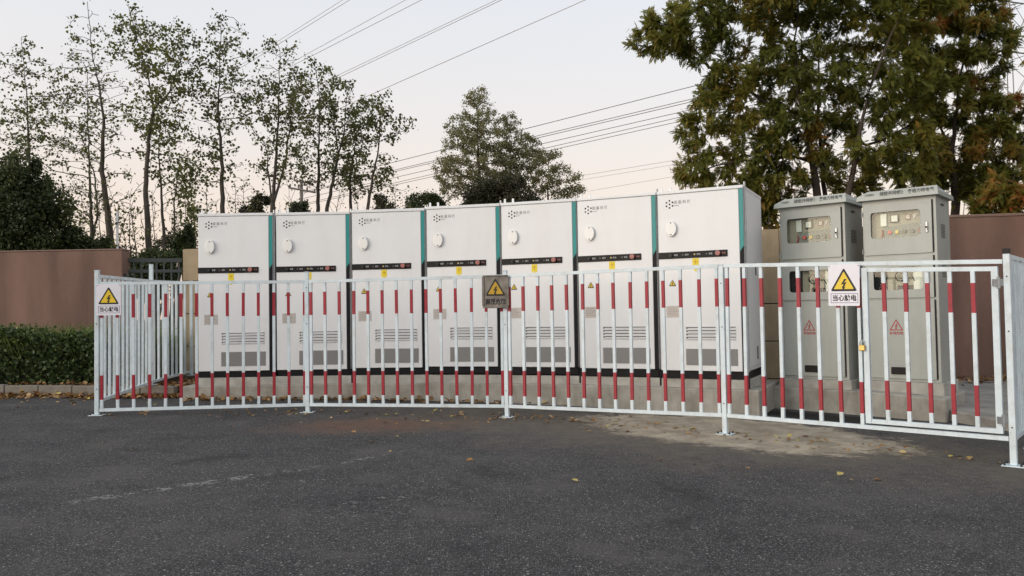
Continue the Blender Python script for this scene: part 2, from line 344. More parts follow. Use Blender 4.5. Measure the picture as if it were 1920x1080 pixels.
# ------------------------------------------------------------------ ground
def ground_mat():
    m = bpy.data.materials.new('asphalt'); m.use_nodes = True; MATS['asphalt'] = m
    n = m.node_tree.nodes; l = m.node_tree.links; b = n['Principled BSDF']
    geo = n.new('ShaderNodeNewGeometry'); pos = geo.outputs['Position']
    def math_(op, a, b_=None, c=None, clamp=False):
        q = n.new('ShaderNodeMath'); q.operation = op; q.use_clamp = clamp
        for i, x in enumerate((a, b_, c)):
            if x is None: continue
            if isinstance(x, (int, float)): q.inputs[i].default_value = x
            else: l.new(x, q.inputs[i])
        return q.outputs[0]
    def noise(scale, detail=5, rough=0.6, vec=None):
        z = n.new('ShaderNodeTexNoise'); z.inputs['Scale'].default_value = scale; z.inputs['Detail'].default_value = detail; z.inputs['Roughness'].default_value = rough
        l.new(vec or pos, z.inputs['Vector']); return z.outputs['Fac']
    def smooth(x, lo, hi):
        r = n.new('ShaderNodeMapRange'); r.interpolation_type = 'SMOOTHSTEP'; l.new(x, r.inputs[0]); r.inputs[1].default_value = lo; r.inputs[2].default_value = hi
        return r.outputs[0]
    def mix(fac, a, b_):
        x = n.new('ShaderNodeMix'); x.data_type = 'RGBA'
        for i, v in ((0, fac), (6, a), (7, b_)):
            if isinstance(v, (int, float)): x.inputs[i].default_value = v
            elif isinstance(v, tuple): x.inputs[i].default_value = (*v, 1)
            else: l.new(v, x.inputs[i])
        return x.outputs[2]
    big = noise(0.55, 6); mid = noise(2.2, 6, 0.65); fine = noise(45, 4, 0.7); fine2 = noise(160, 2, 0.6)
    col = mix(smooth(big, 0.35, 0.68), (0.052, 0.048, 0.052), (0.108, 0.098, 0.096))
    col = mix(math_('MULTIPLY', smooth(mid, 0.45, 0.75), 0.5), col, (0.105, 0.092, 0.083))
    col = mix(math_('MULTIPLY', smooth(fine, 0.35, 0.75), 0.7), col, (0.135, 0.128, 0.122))
    col = mix(math_('MULTIPLY', smooth(fine2, 0.58, 0.42), 0.8), col, (0.010, 0.010, 0.011))
    for sc, th, colr, st in ((78, 0.70, (0.34, 0.33, 0.32), 0.85), (120, 0.60, (0.30, 0.29, 0.28), 0.85), (52, 0.95, (0.46, 0.44, 0.41), 0.85), (64, 0.70, (0.010, 0.010, 0.010), 0.85)):
        v = n.new('ShaderNodeTexVoronoi'); v.inputs['Scale'].default_value = sc; l.new(pos, v.inputs['Vector'])
        sp = n.new('ShaderNodeSeparateColor'); l.new(v.outputs['Color'], sp.inputs[0])
        msk = math_('MULTIPLY', math_('GREATER_THAN', sp.outputs[0], th), smooth(v.outputs['Distance'], 0.42, 0.22))
        col = mix(math_('MULTIPLY', msk, st), col, colr)
    wear = noise(1.3, 8, 0.72); pits = noise(7, 6, 0.75)
    col = mix(math_('MULTIPLY', smooth(wear, 0.50, 0.64), 0.55), col, (0.125, 0.113, 0.105))
    col = mix(math_('MULTIPLY', smooth(wear, 0.46, 0.33), 0.6), col, (0.026, 0.025, 0.027))
    col = mix(math_('MULTIPLY', smooth(pits, 0.60, 0.72), 0.35), col, (0.16, 0.145, 0.13))
    col = mix(math_('MULTIPLY', smooth(pits, 0.36, 0.26), 0.6), col, (0.026, 0.025, 0.026))
    sx = n.new('ShaderNodeSeparateXYZ'); l.new(pos, sx.inputs[0]); X, Y = sx.outputs[0], sx.outputs[1]
    warp = noise(1.1, 6, 0.7); warp2 = noise(5, 5, 0.7)
    warp3 = noise(19, 6, 0.75)
    def blob(cx, cy, rx, ry, ang, w=1.2, w2=0.5, w3=0.5):
        ca, sa = math.cos(ang), math.sin(ang)
        dx = math_('SUBTRACT', X, cx); dy = math_('SUBTRACT', Y, cy)
        u = math_('DIVIDE', math_('ADD', math_('MULTIPLY', dx, ca), math_('MULTIPLY', dy, sa)), rx)
        v = math_('DIVIDE', math_('SUBTRACT', math_('MULTIPLY', dy, ca), math_('MULTIPLY', dx, sa)), ry)
        d = math_('SQRT', math_('ADD', math_('MULTIPLY', u, u), math_('MULTIPLY', v, v)))
        d = math_('ADD', d, math_('MULTIPLY', math_('SUBTRACT', warp, 0.5), w))
        d = math_('ADD', d, math_('MULTIPLY', math_('SUBTRACT', warp2, 0.5), w2))
        return math_('ADD', d, math_('MULTIPLY', math_('SUBTRACT', warp3, 0.5), w3))
    # spilled concrete in front of the fence, dusty halo, rust stain, damp strip by the foundation
    halo = smooth(blob(1.9, 8.5, 5.2, 1.7, -0.58, 1.9, .8, .6), 1.2, 0.25)
    col = mix(math_('MULTIPLY', halo, math_('ADD', 0.45, math_('MULTIPLY', smooth(pits, 0.3, 0.65), 0.5))), col, (0.165, 0.138, 0.110))
    conc = smooth(blob(2.35, 8.85, 1.95, 1.15, -0.80, 1.0, 0.8, 0.6), 1.06, 0.80)
    ccol = mix(smooth(noise(3.5, 6, 0.7), 0.35, 0.7), (0.28, 0.235, 0.175), (0.50, 0.425, 0.325))
    ccol = mix(math_('MULTIPLY', smooth(fine, 0.55, 0.75), 0.4), ccol, (0.13, 0.115, 0.09))
    col = mix(math_('MULTIPLY', conc, 0.92), col, ccol)
    rust = smooth(blob(-1.6, 9.2, 1.35, 0.75, 0.1, 1.2, 0.8), 1.15, 0.25)
    col = mix(math_('MULTIPLY', rust, math_('ADD', 0.35, math_('MULTIPLY', smooth(pits, 0.35, 0.65), 0.5))), col, (0.19, 0.10, 0.06))
    damp = smooth(blob(4.1, 9.75, 1.45, 0.30, -0.71, 0.4, 0.2), 1.15, 0.85)
    col = mix(math_('MULTIPLY', damp, 0.9), col, (0.012, 0.012, 0.011))
    # worn paint line
    for (x0, y0, x1, y1, wd, thr) in ((-3.05, 5.52, -1.86, 6.60, 0.085, 0.53), (-1.9, 6.5, -0.9, 7.65, 0.06, 0.60), (-2.3, 5.95, -1.3, 6.35, 0.06, 0.62), (-1.3, 5.35, -.7, 5.75, .12, .62)):
        L = math.hypot(x1-x0, y1-y0); ca, sa = (x1-x0)/L, (y1-y0)/L
        dx = math_('SUBTRACT', X, x0); dy = math_('SUBTRACT', Y, y0)
        u = math_('ADD', math_('MULTIPLY', dx, ca), math_('MULTIPLY', dy, sa))
        v = math_('SUBTRACT', math_('MULTIPLY', dy, ca), math_('MULTIPLY', dx, sa))
        v = math_('ADD', v, math_('MULTIPLY', math_('SUBTRACT', warp, 0.5), 0.10))
        msk = math_('MULTIPLY', smooth(math_('ABSOLUTE', v), wd, wd*0.6), math_('MULTIPLY', smooth(u, -0.03, 0.05), smooth(u, L+0.05, L-0.05)))
        msk = math_('MULTIPLY', msk, math_('MULTIPLY', smooth(noise(13, 3, 0.6), thr-.06, thr+.02), smooth(noise(38, 4, 0.75), .47, .55)))
        col = mix(math_('MULTIPLY', msk, 0.85), col, (0.42, 0.40, 0.38))
    l.new(col, b.inputs['Base Color']); b.inputs['Roughness'].default_value = 0.88; b.inputs['Specular IOR Level'].default_value = 0.3
    bp = n.new('ShaderNodeBump'); bp.inputs['Strength'].default_value = 1.0; bp.inputs['Distance'].default_value = 0.014
    l.new(math_('MULTIPLY', math_('ADD', fine, fine2), math_('SUBTRACT', 1.0, math_('MULTIPLY', conc, 0.75))), bp.inputs['Height']); l.new(bp.outputs[0], b.inputs['Normal'])
ground_mat()

def sheet(name, xs, ys, zf, m):
    V = [(x, y, zf(x, y)) for y in ys for x in xs]; nx = len(xs)
    Fc = [(j*nx+i, j*nx+i+1, (j+1)*nx+i+1, (j+1)*nx+i) for j in range(len(ys)-1) for i in range(nx-1)]
    me = bpy.data.meshes.new(name); me.from_pydata(V, [], Fc); return tag(link(name, me, m), kind='structure')
xs_far = [-900, -300, -100, -40, -20, -12] + list(range(-11, 12)) + [12, 20, 40, 100, 300, 900]
sheet('ground', xs_far, [-400, -100, -30, 0, 4, 8, 12, 16, 20, 40, 100, 300, 1200], lambda x, y: gz(x, y)-0.06, 'soil')
sheet('asphalt_yard', [-30, -20, -12] + list(range(-11, 12)) + [12, 20, 30], [-25, -10, 0, 2, 4, 6, 8, 10, 11, 12.25], gz, 'asphalt')

# ------------------------------------------------------------------ walls
WY = -0.188                                    # yaw of the rear wall
def wall_pt(px, py, base=(-6.2, 15.5)):
    d = ray(px, py); nrm = np.array([-math.sin(WY), math.cos(WY), 0]); t = nrm @ (np.array([base[0], base[1], 0])-CAM)/(nrm @ d); return CAM+d*t
# beige clad wall, from the pier left of the first cabinet to behind the grey cabinets
wl0 = wall_pt(343, 600); wr0 = np.array([6.3, 15.5+(6.3+6.2)*math.tan(WY), 0]); Lw = math.hypot(wr0[0]-wl0[0], wr0[1]-wl0[1])
bw = empty('boundary_wall', (wl0[0], wl0[1], 0.0), WY, label='beige stone clad wall running behind the white cabinets, its end pier showing left of them', cat='wall')
TH = 0.635; ZT = 2.655
put('wall_core', MB().box(0.012, Lw, 0.03, 0.26, -0.2, ZT-0.012), 'wall_joint', bw)
tile_me = {}
ncol = int(Lw/1.24)
for c in range(ncol):
    if 2 < c < 7: continue
    for r in range(5):
        x0 = c*1.24+0.004; z1 = ZT-r*TH-0.006; z0 = z1-TH+0.016
        key = 'n' if c else 'e'
        if key not in tile_me:
            tile_me[key] = MB().box(0, 1.232, 0, 0.30 if c == 0 else 0.03, 0, TH-0.016).mesh('tile', 0.004)
        o = link('tile', tile_me[key], 'wall_tile', bw, (x0, RNG.uniform(-0.002, 0.002) - (0.004 if c == 0 else 0), z0))
put('wall_face', MB().box(3*1.24, 7*1.24-0.004, 0.004, 0.03, -0.2, ZT-0.006), 'wall_tile', bw)
# red-brown rendered wall on the left
a = at(-420, 466, 15.3); b_ = at(229, 466, 15.1); zt = float(b_[2]); yaw = math.atan2(b_[1]-a[1], b_[0]-a[0]); L = math.hypot(b_[0]-a[0], b_[1]-a[1])
rw = empty('rendered_wall', (a[0], a[1], 0), yaw, label='red brown rendered wall behind the hedge, ending at the grey metal gate', cat='wall')
put('wall_body', MB().box(0, L, 0, 0.3, -0.1, zt-0.03), 'wall_red', rw, bevel=0.01)
put('coping', MB().box(-0.006, L+0.006, -0.008, 0.308, zt-0.028, zt), 'coping', rw, bevel=0.01)
for zz in (2.1, 1.75):                         # gate hinge pins on the wall end
    put('hinge_pin', MB().box(L+0.001, L+0.09, 0.06, 0.12, zz, zz+0.07), 'dark_metal', rw)
# red-brown wall on the right
a = at(1700, 405.5, 13.3); b_ = at(2300, 388, 12.7); zt = float(a[2]); yaw = math.atan2(b_[1]-a[1], b_[0]-a[0]); L = math.hypot(b_[0]-a[0], b_[1]-a[1])
rw2 = empty('rendered_wall', (a[0], a[1], 0), yaw, label='red brown rendered wall to the right of the grey cabinets', cat='wall')
put('wall_body', MB().box(0, L, 0, 0.3, -0.4, zt-0.05), 'wall_red', rw2, bevel=0.01)
put('coping', MB().box(-0.006, L+0.006, -0.008, 0.308, zt-0.048, zt), 'coping', rw2, bevel=0.01)
# grey metal gate between wall and pier
a = at(231, 520, 15.3); b_ = at(343, 520, 15.55); yaw = math.atan2(b_[1]-a[1], b_[0]-a[0]); L = math.hypot(b_[0]-a[0], b_[1]-a[1])
gt = empty('metal_gate', (a[0], a[1], 0.1), yaw, label='dark grey metal gate of upright bars between the red brown wall and the beige pier', cat='gate')
ztop = float(at(287, 484, 15.4)[2])-0.1; z2 = float(at(287, 505, 15.4)[2])-0.1
put('rail', MB().box(0.02, L-0.03, 0, 0.05, ztop-0.075, ztop), 'iron_grey', gt)
put('rail', MB().box(0.02, L-0.03, 0.001, 0.051, z2-0.06, z2), 'iron_grey', gt)
put('rail', MB().box(0.02, L-0.03, 0.001, 0.051, 0.15, 0.22), 'iron_grey', gt)
bar_me = MB().box(-0.016, 0.016, 0.008, 0.042, 0.05, ztop-0.02).mesh('bar')
nb = 8
for k in range(nb): link('bar', bar_me, 'iron_grey', gt, (0.05+(L-0.13)*k/(nb-1), 0, 0))

# ------------------------------------------------------------------ foundations
SC = 1.107
CABS = [(-4.2776, 10.8675, .0111, -.0133), (-3.2228, 10.9037, -.0256, -.013), (-2.1744, 10.8712, -.1192, .0005), (-1.1359, 10.7265, -.2221, .0129),
        (-.1217, 10.474, -.3333, .0109), (.8512, 10.0974, -.4362, .005), (1.7861, 9.6236, -.4773, -.003)]
CABS = [(x*SC, y*SC, a, 1.295+SC*(-.7131+dz)) for x, y, a, dz in CABS]
CW, CH, CDp = 1.1217, 2.381, 1.242
def off(i, u, d):                              # point u along cabinet i's front, d in front of it
    x, y, a, z = CABS[i]; return (x+math.cos(a)*u+math.sin(a)*d, y+math.sin(a)*u-math.cos(a)*d)
def strip(front, back, z0f, z1f):
    mb = MB(); n = len(front)
    bot = [(*p, z0f(*p)) for p in front]+[(*p, z0f(*p)) for p in reversed(back)]
    top = [(*p, z1f(*p)) for p in front]+[(*p, z1f(*p)) for p in reversed(back)]
    return mb.prism(bot, top)
def poly(d, dl, dr, db):
    fr = [off(0, -dl, d)] + [off(i, CW+0.025, d) for i in range(6)] + [off(6, CW+dr, d)]
    bk = [off(0, -dl, -CDp-db)] + [off(i, CW+0.025, -CDp-db) for i in range(6)] + [off(6, CW+dr, -CDp-db)]
    return fr, bk
fd = empty('concrete_foundation', (-1.2, 12.0, 0), label='long curved concrete foundation carrying the row of white cabinets', cat='foundation')
def shifted(mb, o):
    mb.v = [(x-o[0], y-o[1], z-o[2]) for x, y, z in mb.v]; return mb
put('base_block', shifted(strip(*poly(0.14, 0.20, 0.16, 0.15), lambda x, y: gz(x, y)-0.12, lambda x, y: 0.284), (-1.2, 12, 0)), 'concrete', fd, bevel=0.012)
put('upper_step', shifted(strip(*poly(0.015, 0.02, 0.02, 0.02), lambda x, y: 0.270, lambda x, y: 0.400), (-1.2, 12, 0)), 'concrete_pale', fd, bevel=0.006)
# grey cabinets' foundation
GA, GB = (3.356*SC, 9.908*SC, -0.704), (4.158*SC, 9.386*SC, -0.699); GW, GH, GD, GZ = .783*SC, 2.099*SC, .659*SC, 1.295+(0.444-1.295)*SC
f2 = empty('concrete_foundation', (4.4, 10.4, 0), label='short concrete foundation under the two grey cabinets', cat='foundation')
top = [(3.50, 10.93, .236), (4.47, 10.10, .229), (5.13, 9.50, .190), (5.85, 10.35, .20), (4.9, 11.6, .236), (4.1, 11.9, .236)]
put('base_block', shifted(MB().prism([(x, y, gz(x, y)-0.15) for x, y, z in top], top), (4.4, 10.4, 0)), 'concrete', f2, bevel=0.012)
for (x, y, a) in (GA, GB):
    ca, sa = math.cos(a), math.sin(a); e = 0.035
    q = [(x+ca*u-sa*v, y+sa*u+ca*v) for u, v in ((-e, -e), (GW+e, -e), (GW+e, GD+e), (-e, GD+e))]
    put('upper_step', shifted(MB().prism([(*p, 0.17) for p in q], [(*p, GZ-0.003) for p in q]), (4.4, 10.4, 0)), 'concrete_pale', f2, bevel=0.006)
# low slab right of it
q = [(5.20, 9.70), (5.47, 8.72), (7.6, 10.6), (8.6, 12.4), (6.9, 12.7), (5.95, 10.6)]
put_sl = put('concrete_slab', MB().prism([(x, y, gz(x, y)-0.1) for x, y in q], [(x, y, gz(x, y)+0.12+0.03*(y-9)) for x, y in q]), 'slab_concrete', bevel=0.02)
tag(put_sl, 'low worn concrete slab behind the gate, right of the grey cabinets', 'slab')

# kerb stones, planting bed
kb = empty('kerb', (-7, 12.4, 0), label='row of brown concrete kerb stones in front of the hedge', cat='kerb')
k0, k1 = np.array([-10.6, 12.56]), np.array([-4.95, 12.15]); Lk = np.linalg.norm(k1-k0); dk = (k1-k0)/Lk; nk = int(Lk/0.545)
for k in range(nk):
    p = k0+dk*(k*0.545); yaw = math.atan2(dk[1], dk[0]); zz = gz(p[0], p[1])
    o = put('kerb_stone', MB().box(0.004, 0.539, 0, 0.12, -0.15, 0.155), 'kerb_stone', kb, (p[0]+7, p[1]-12.4, zz+RNG.uniform(-.006, .006)), bevel=0.012)
    o.rotation_euler = (0, 0, yaw+RNG.uniform(-.006, .006))
bed = MB().prism([(x, y, -0.2) for x, y in ((-14, 12.82), (-4.95, 12.27), (-4.95, 13.3), (-5.6, 15.4), (-14, 15.4))], [(x, y, z) for x, y, z in ((-14, 12.82, .30), (-4.95, 12.27, .20), (-4.95, 13.3, .22), (-5.6, 15.4, .26), (-14, 15.4, .34))])
tag(put('planting_bed', bed, 'soil'), kind='structure')

# ------------------------------------------------------------------ white cabinets
def make_cabinet():
    t = empty('power_cabinet')
    W, H, D = CW, CH, CDp; B0 = 0.10                 # black plinth 0..B0, body above
    def X(u): return u*W
    def Z(v): return B0+(1-v)*H
    put('plinth', MB().box(0.004, W-0.004, -0.012, D-0.01, 0, B0-0.004), 'black_paint', t, bevel=0.004)
    body = put('body', MB().box(0, W, 0, D, B0, B0+H-0.002), 'white_paint', t, bevel=0.012, seg=2)
    put('body_side_panel', MB().box(W+0.0005, W+0.012, 0.06, D-0.06, B0+0.05, B0+H-0.1), 'white_paint', t, bevel=0.005)
    put('top_cap', MB().box(-0.006, W+0.006, -0.035, D+0.006, Z(.016), Z(0)+0.004), 'white_paint', t, bevel=0.006)
    door = put('door', MB().box(0.006, X(.951), -0.03, -0.002, B0+0.004, Z(.0185)), 'white_paint', t, bevel=0.005)
    st = MB(); x0, x1 = X(.954), W-0.004
    zt, zb, zm0, zm1 = Z(.0185), B0+0.004, Z(.355), Z(.325)
    st.plate([(x0, zm0), (x1, zm1), (x1, zt), (x0, zt)], -0.024, -0.001, 0)
    st.plate([(x0, zb), (x1, zb), (x1, zm1-0.002), (x0, zm0-0.002)], -0.024, -0.001, 1)
    put('edge_stripe', st, ['teal_paint', 'black_paint'], t, bevel=0)
    put('corner_post', MB().tube([(W+0.012, 0.03, B0), (W+0.012, 0.03, B0+H+0.05)], 0.014, 8), 'galvanised', t, smooth=False)
    for x in (0.02, 0.145):
        put('lifting_lug', MB().plate(rrect(x, x+0.03, Z(0), Z(0)+0.075, 0.013), 0.05, 0.065), 'white_paint', t)
    Y = -0.03
    # logo and lettering on the door
    lg = MB(); cx, cz, r = X(.149), Z(.0735), 0.047
    lg.plate(disc(cx, cz, .0125, n=10), Y-0.0015, Y+0.001)
    for k in range(6):
        a = PI/2+k*PI/3; lg.plate(disc(cx+r*math.cos(a), cz+r*math.sin(a), .0125, n=10), Y-0.0015, Y+0.001)
    put('logo', lg, 'black_print', door)
    for k, ch in enumerate('派能科技'): pass
    wtext('lettering', '派 能 科 技', 0.050, 'logo_print', door, (X(.30), Y-0.0015, Z(.066)), 0.012, width=0.225)
    wtext('lettering', 'PYLONTECH', 0.018, 'logo_print', door, (X(.232), Y-0.0015, Z(.0835)), 0.02, width=0.068)
    # oval cover plate with two bolts
    ov = MB(); cx, cz = X(.167), Z(.212)
    P = []
    for k in range(28):
        a = 2*PI*k/28; s_ = abs(math.sin(a)); P.append((cx+0.072*math.cos(a)*(1-0.12*s_**3), cz+0.103*math.sin(a)))
    ov.plate(P, Y-0.040, Y-0.010)
    put('cover_shadow', MB().plate([(cx+(x-cx)*.93, cz+(z-cz)*.95) for x, z in P], Y-0.0098, Y-0.0004), 'slot_shadow_grey', door)  # dark plate painting the shadow around the raised cover
    oc = put('cover_plate', ov, 'cover_white', door, bevel=0.010, seg=2)
    for zz in (0.078, -0.078): put('bolt', MB().plate(disc(cx, cz+zz, 0.008, n=8), Y-0.046, Y-0.038), 'dark_metal', door)
    # black control strip
    cp = put('control_panel', MB().box(0.002, X(.815), Y-0.010, Y-0.0005, Z(.379), Z(.342)), 'black_plastic', t, bevel=0.003)
    zc = Z(.3600); yf = Y-0.010
    put('knob', MB().plate(disc(X(.157), zc, .020, n=14), yf-0.025, yf).plate(rrect(X(.157)-.005, X(.157)+.005, zc-.018, zc+.018, .003), yf-0.035, yf-0.02), 'dark_metal', cp)
    for u, m in ((.298, 'lamp_dim'), (.438, 'lamp_amber'), (.577, 'lamp_dim')):
        put('indicator_lamp', MB().plate(disc(X(u), zc, .012, n=12), yf-0.012, yf), m, cp, bevel=0.003)
    put('emergency_button', MB().plate(disc(X(.710), zc+.002, .033, n=18), yf-0.045, yf-0.014).plate(disc(X(.710), zc+.002, .02, n=12), yf-0.02, yf), 'estop_red', cp, bevel=0.006, seg=2)
    for u, s_ in ((.213, '电源'), (.345, '运行'), (.482, '故障'), (.622, '告警')):
        wtext('lettering', s_, 0.026, 'white_print', cp, (X(u), yf-0.0012, zc), 0.02)
    wtext('lettering', '急停', 0.026, 'estop_red', cp, (X(.772), yf-0.0012, zc+.002), 0.02)
    # stickers
    sk = put('hazard_sticker', MB().box(X(.406), X(.482), Y-0.0025, Y-0.0003, Z(.4265), Z(.3815)), 'sticker_yellow', door)
    cx, cz = X(.444), Z(.400)
    put('cross_mark', MB().plate([(cx-.026, cz-.004), (cx+.026, cz-.004), (cx+.026, cz+.004), (cx-.026, cz+.004)], Y-0.0042, Y-0.0026).plate([(cx-.004, cz-.034), (cx+.004, cz-.034), (cx+.004, cz+.026), (cx-.004, cz+.026)], Y-0.0046, Y-0.0027), 'steel_yellow', door)
    put('pale_sticker', MB().plate(disc(X(.444), Z(.441), .024, .034, 12), Y-0.0025, Y-0.0003), 'sticker_pale', door)
    tx, tz = X(.165), Z(.531)
    put('warning_triangle', MB().plate(rtri(tx, tz, .10, .088, .010), Y-0.0022, Y-0.0003, 0).plate(rtri(tx, tz+.012, .066, .060, .004), Y-0.0034, Y-0.0012, 1).plate(bolt(tx, tz+.034, .040), Y-0.0046, Y-0.003, 2), ['black_print', 'sign_yellow', 'black_print'], door)
    npl = put('nameplate', MB().box(X(.083), X(.262), Y-0.004, Y-0.0003, Z(.704), Z(.640)), 'nameplate', door, bevel=0.001)
    nl = MB()
    for k in range(5): nl.box(X(.10), X(.10)+0.11+0.04*((k*7) % 3)/2, Y-0.0055, Y-0.0041, Z(.650+.010*k)-.004, Z(.650+.010*k))
    put('print_lines', nl, 'grey_print', door)
    # louvred vent: dark recess, hoods, dotted row; grey filter grille
    lv = put('louvre_vent', MB().box(X(.312), X(.888), Y-0.004, Y-0.0003, Z(.832), Z(.752)), 'white_paint', t, bevel=0.002)
    for k in range(4):
        z1 = Z(.7585+.0178*k)
        put('slot', MB().box(X(.316), X(.884), Y-0.0052, Y-0.0041, z1-0.024, z1), 'slot_shadow_grey', lv)
        put('louvre', MB().prism([(X(.335), Y-0.0054, z1-0.024), (X(.884), Y-0.0054, z1-0.024), (X(.884), Y-0.0054, z1-0.014), (X(.335), Y-0.0054, z1-0.014)],
                                 [(X(.335), Y-0.014, z1-0.022), (X(.884), Y-0.014, z1-0.022), (X(.884), Y-0.008, z1-0.013), (X(.335), Y-0.008, z1-0.013)]), 'white_paint', lv)
    dt = MB()
    for k in range(30):
        xx = X(.32+.56*k/29); dt.plate([(xx-.005, Z(.830)), (xx+.005, Z(.830)), (xx+.005, Z(.8265)), (xx-.005, Z(.8265))], Y-0.0052, Y-0.0041)
    tag(put('drain_hole', dt, 'slot_shadow_grey', lv), kind='stuff')
    gr = put('filter_grille', MB().box(X(.308), X(.902), Y-0.004, Y-0.0003, Z(.968), Z(.878)), 'grille_grey', t, bevel=0.001)
    gs = MB()
    for k in range(22):
        zz = Z(.966)+k*0.0095; gs.box(X(.312), X(.898), Y-0.0075, Y-0.0038, zz, zz+0.005)
    tag(put('grille_slat', gs, 'grille_grey', gr), kind='stuff')
    # earth strap at the foot, small side handle
    put('earth_strap', MB().box(W+0.004, W+0.03, -0.016, -0.006, -0.115, B0-0.01), 'black_paint', t)
    for zz in (0.13, 1.25): put('side_handle', MB().box(W+0.0125, W+0.02, 0.62, 0.66, B0+zz, B0+zz+.17), 'dark_metal', t)
    return t
ORD = ['white cabinet at the left end of the row, next to the beige wall pier', 'second white cabinet from the left end of the row',
       'third white cabinet from the left end of the row', 'middle one of the seven white cabinets in the row',
       'white cabinet fifth from the left, just right of the steel high voltage sign', 'second white cabinet from the right end, last but one before the grey cabinets',
       'white cabinet at the right end of the row, its side showing beside the grey cabinets']
proto = make_cabinet()
for i, (x, y, a, z) in enumerate(CABS):
    o = proto if i == 0 else copy_tree(proto)
    o.location = (x, y, z-0.10); o.rotation_euler = (0, 0, a)
    tag(o, ORD[i], 'cabinet', 'white cabinets standing in a row on the foundation')

# ------------------------------------------------------------------ grey cabinets
def door_with_window(x0, x1, z0, z1, w, r, y0, y1):
    mb = MB(); wx0, wx1, wz0, wz1 = w; k = 4
    I = rrect(wx0, wx1, wz0, wz1, r, k); n = len(I)
    O = [(x1, z0), (x1, z1), (x0, z1), (x0, z0)]
    for c in range(4):
        arc = I[c*(k+1):(c+1)*(k+1)]
        for i in range(k): mb.face([(O[c][0], y0, O[c][1])]+[(p[0], y0, p[1]) for p in (arc[i+1], arc[i])][::1])
        nx = I[((c+1)*(k+1)) % n]
        mb.face([(arc[-1][0], y0, arc[-1][1]), (O[c][0], y0, O[c][1]), (O[(c+1) % 4][0], y0, O[(c+1) % 4][1]), (nx[0], y0, nx[1])])
    for i in range(n):
        p, q_ = I[i], I[(i+1) % n]; mb.face([(p[0], y0, p[1]), (q_[0], y0, q_[1]), (q_[0], y1, q_[1]), (p[0], y1, p[1])])
    for c in range(4):
        p, q_ = O[c], O[(c+1) % 4]; mb.face([(p[0], y0, p[1]), (p[0], y1, p[1]), (q_[0], y1, q_[1]), (q_[0], y0, q_[1])])
    return mb
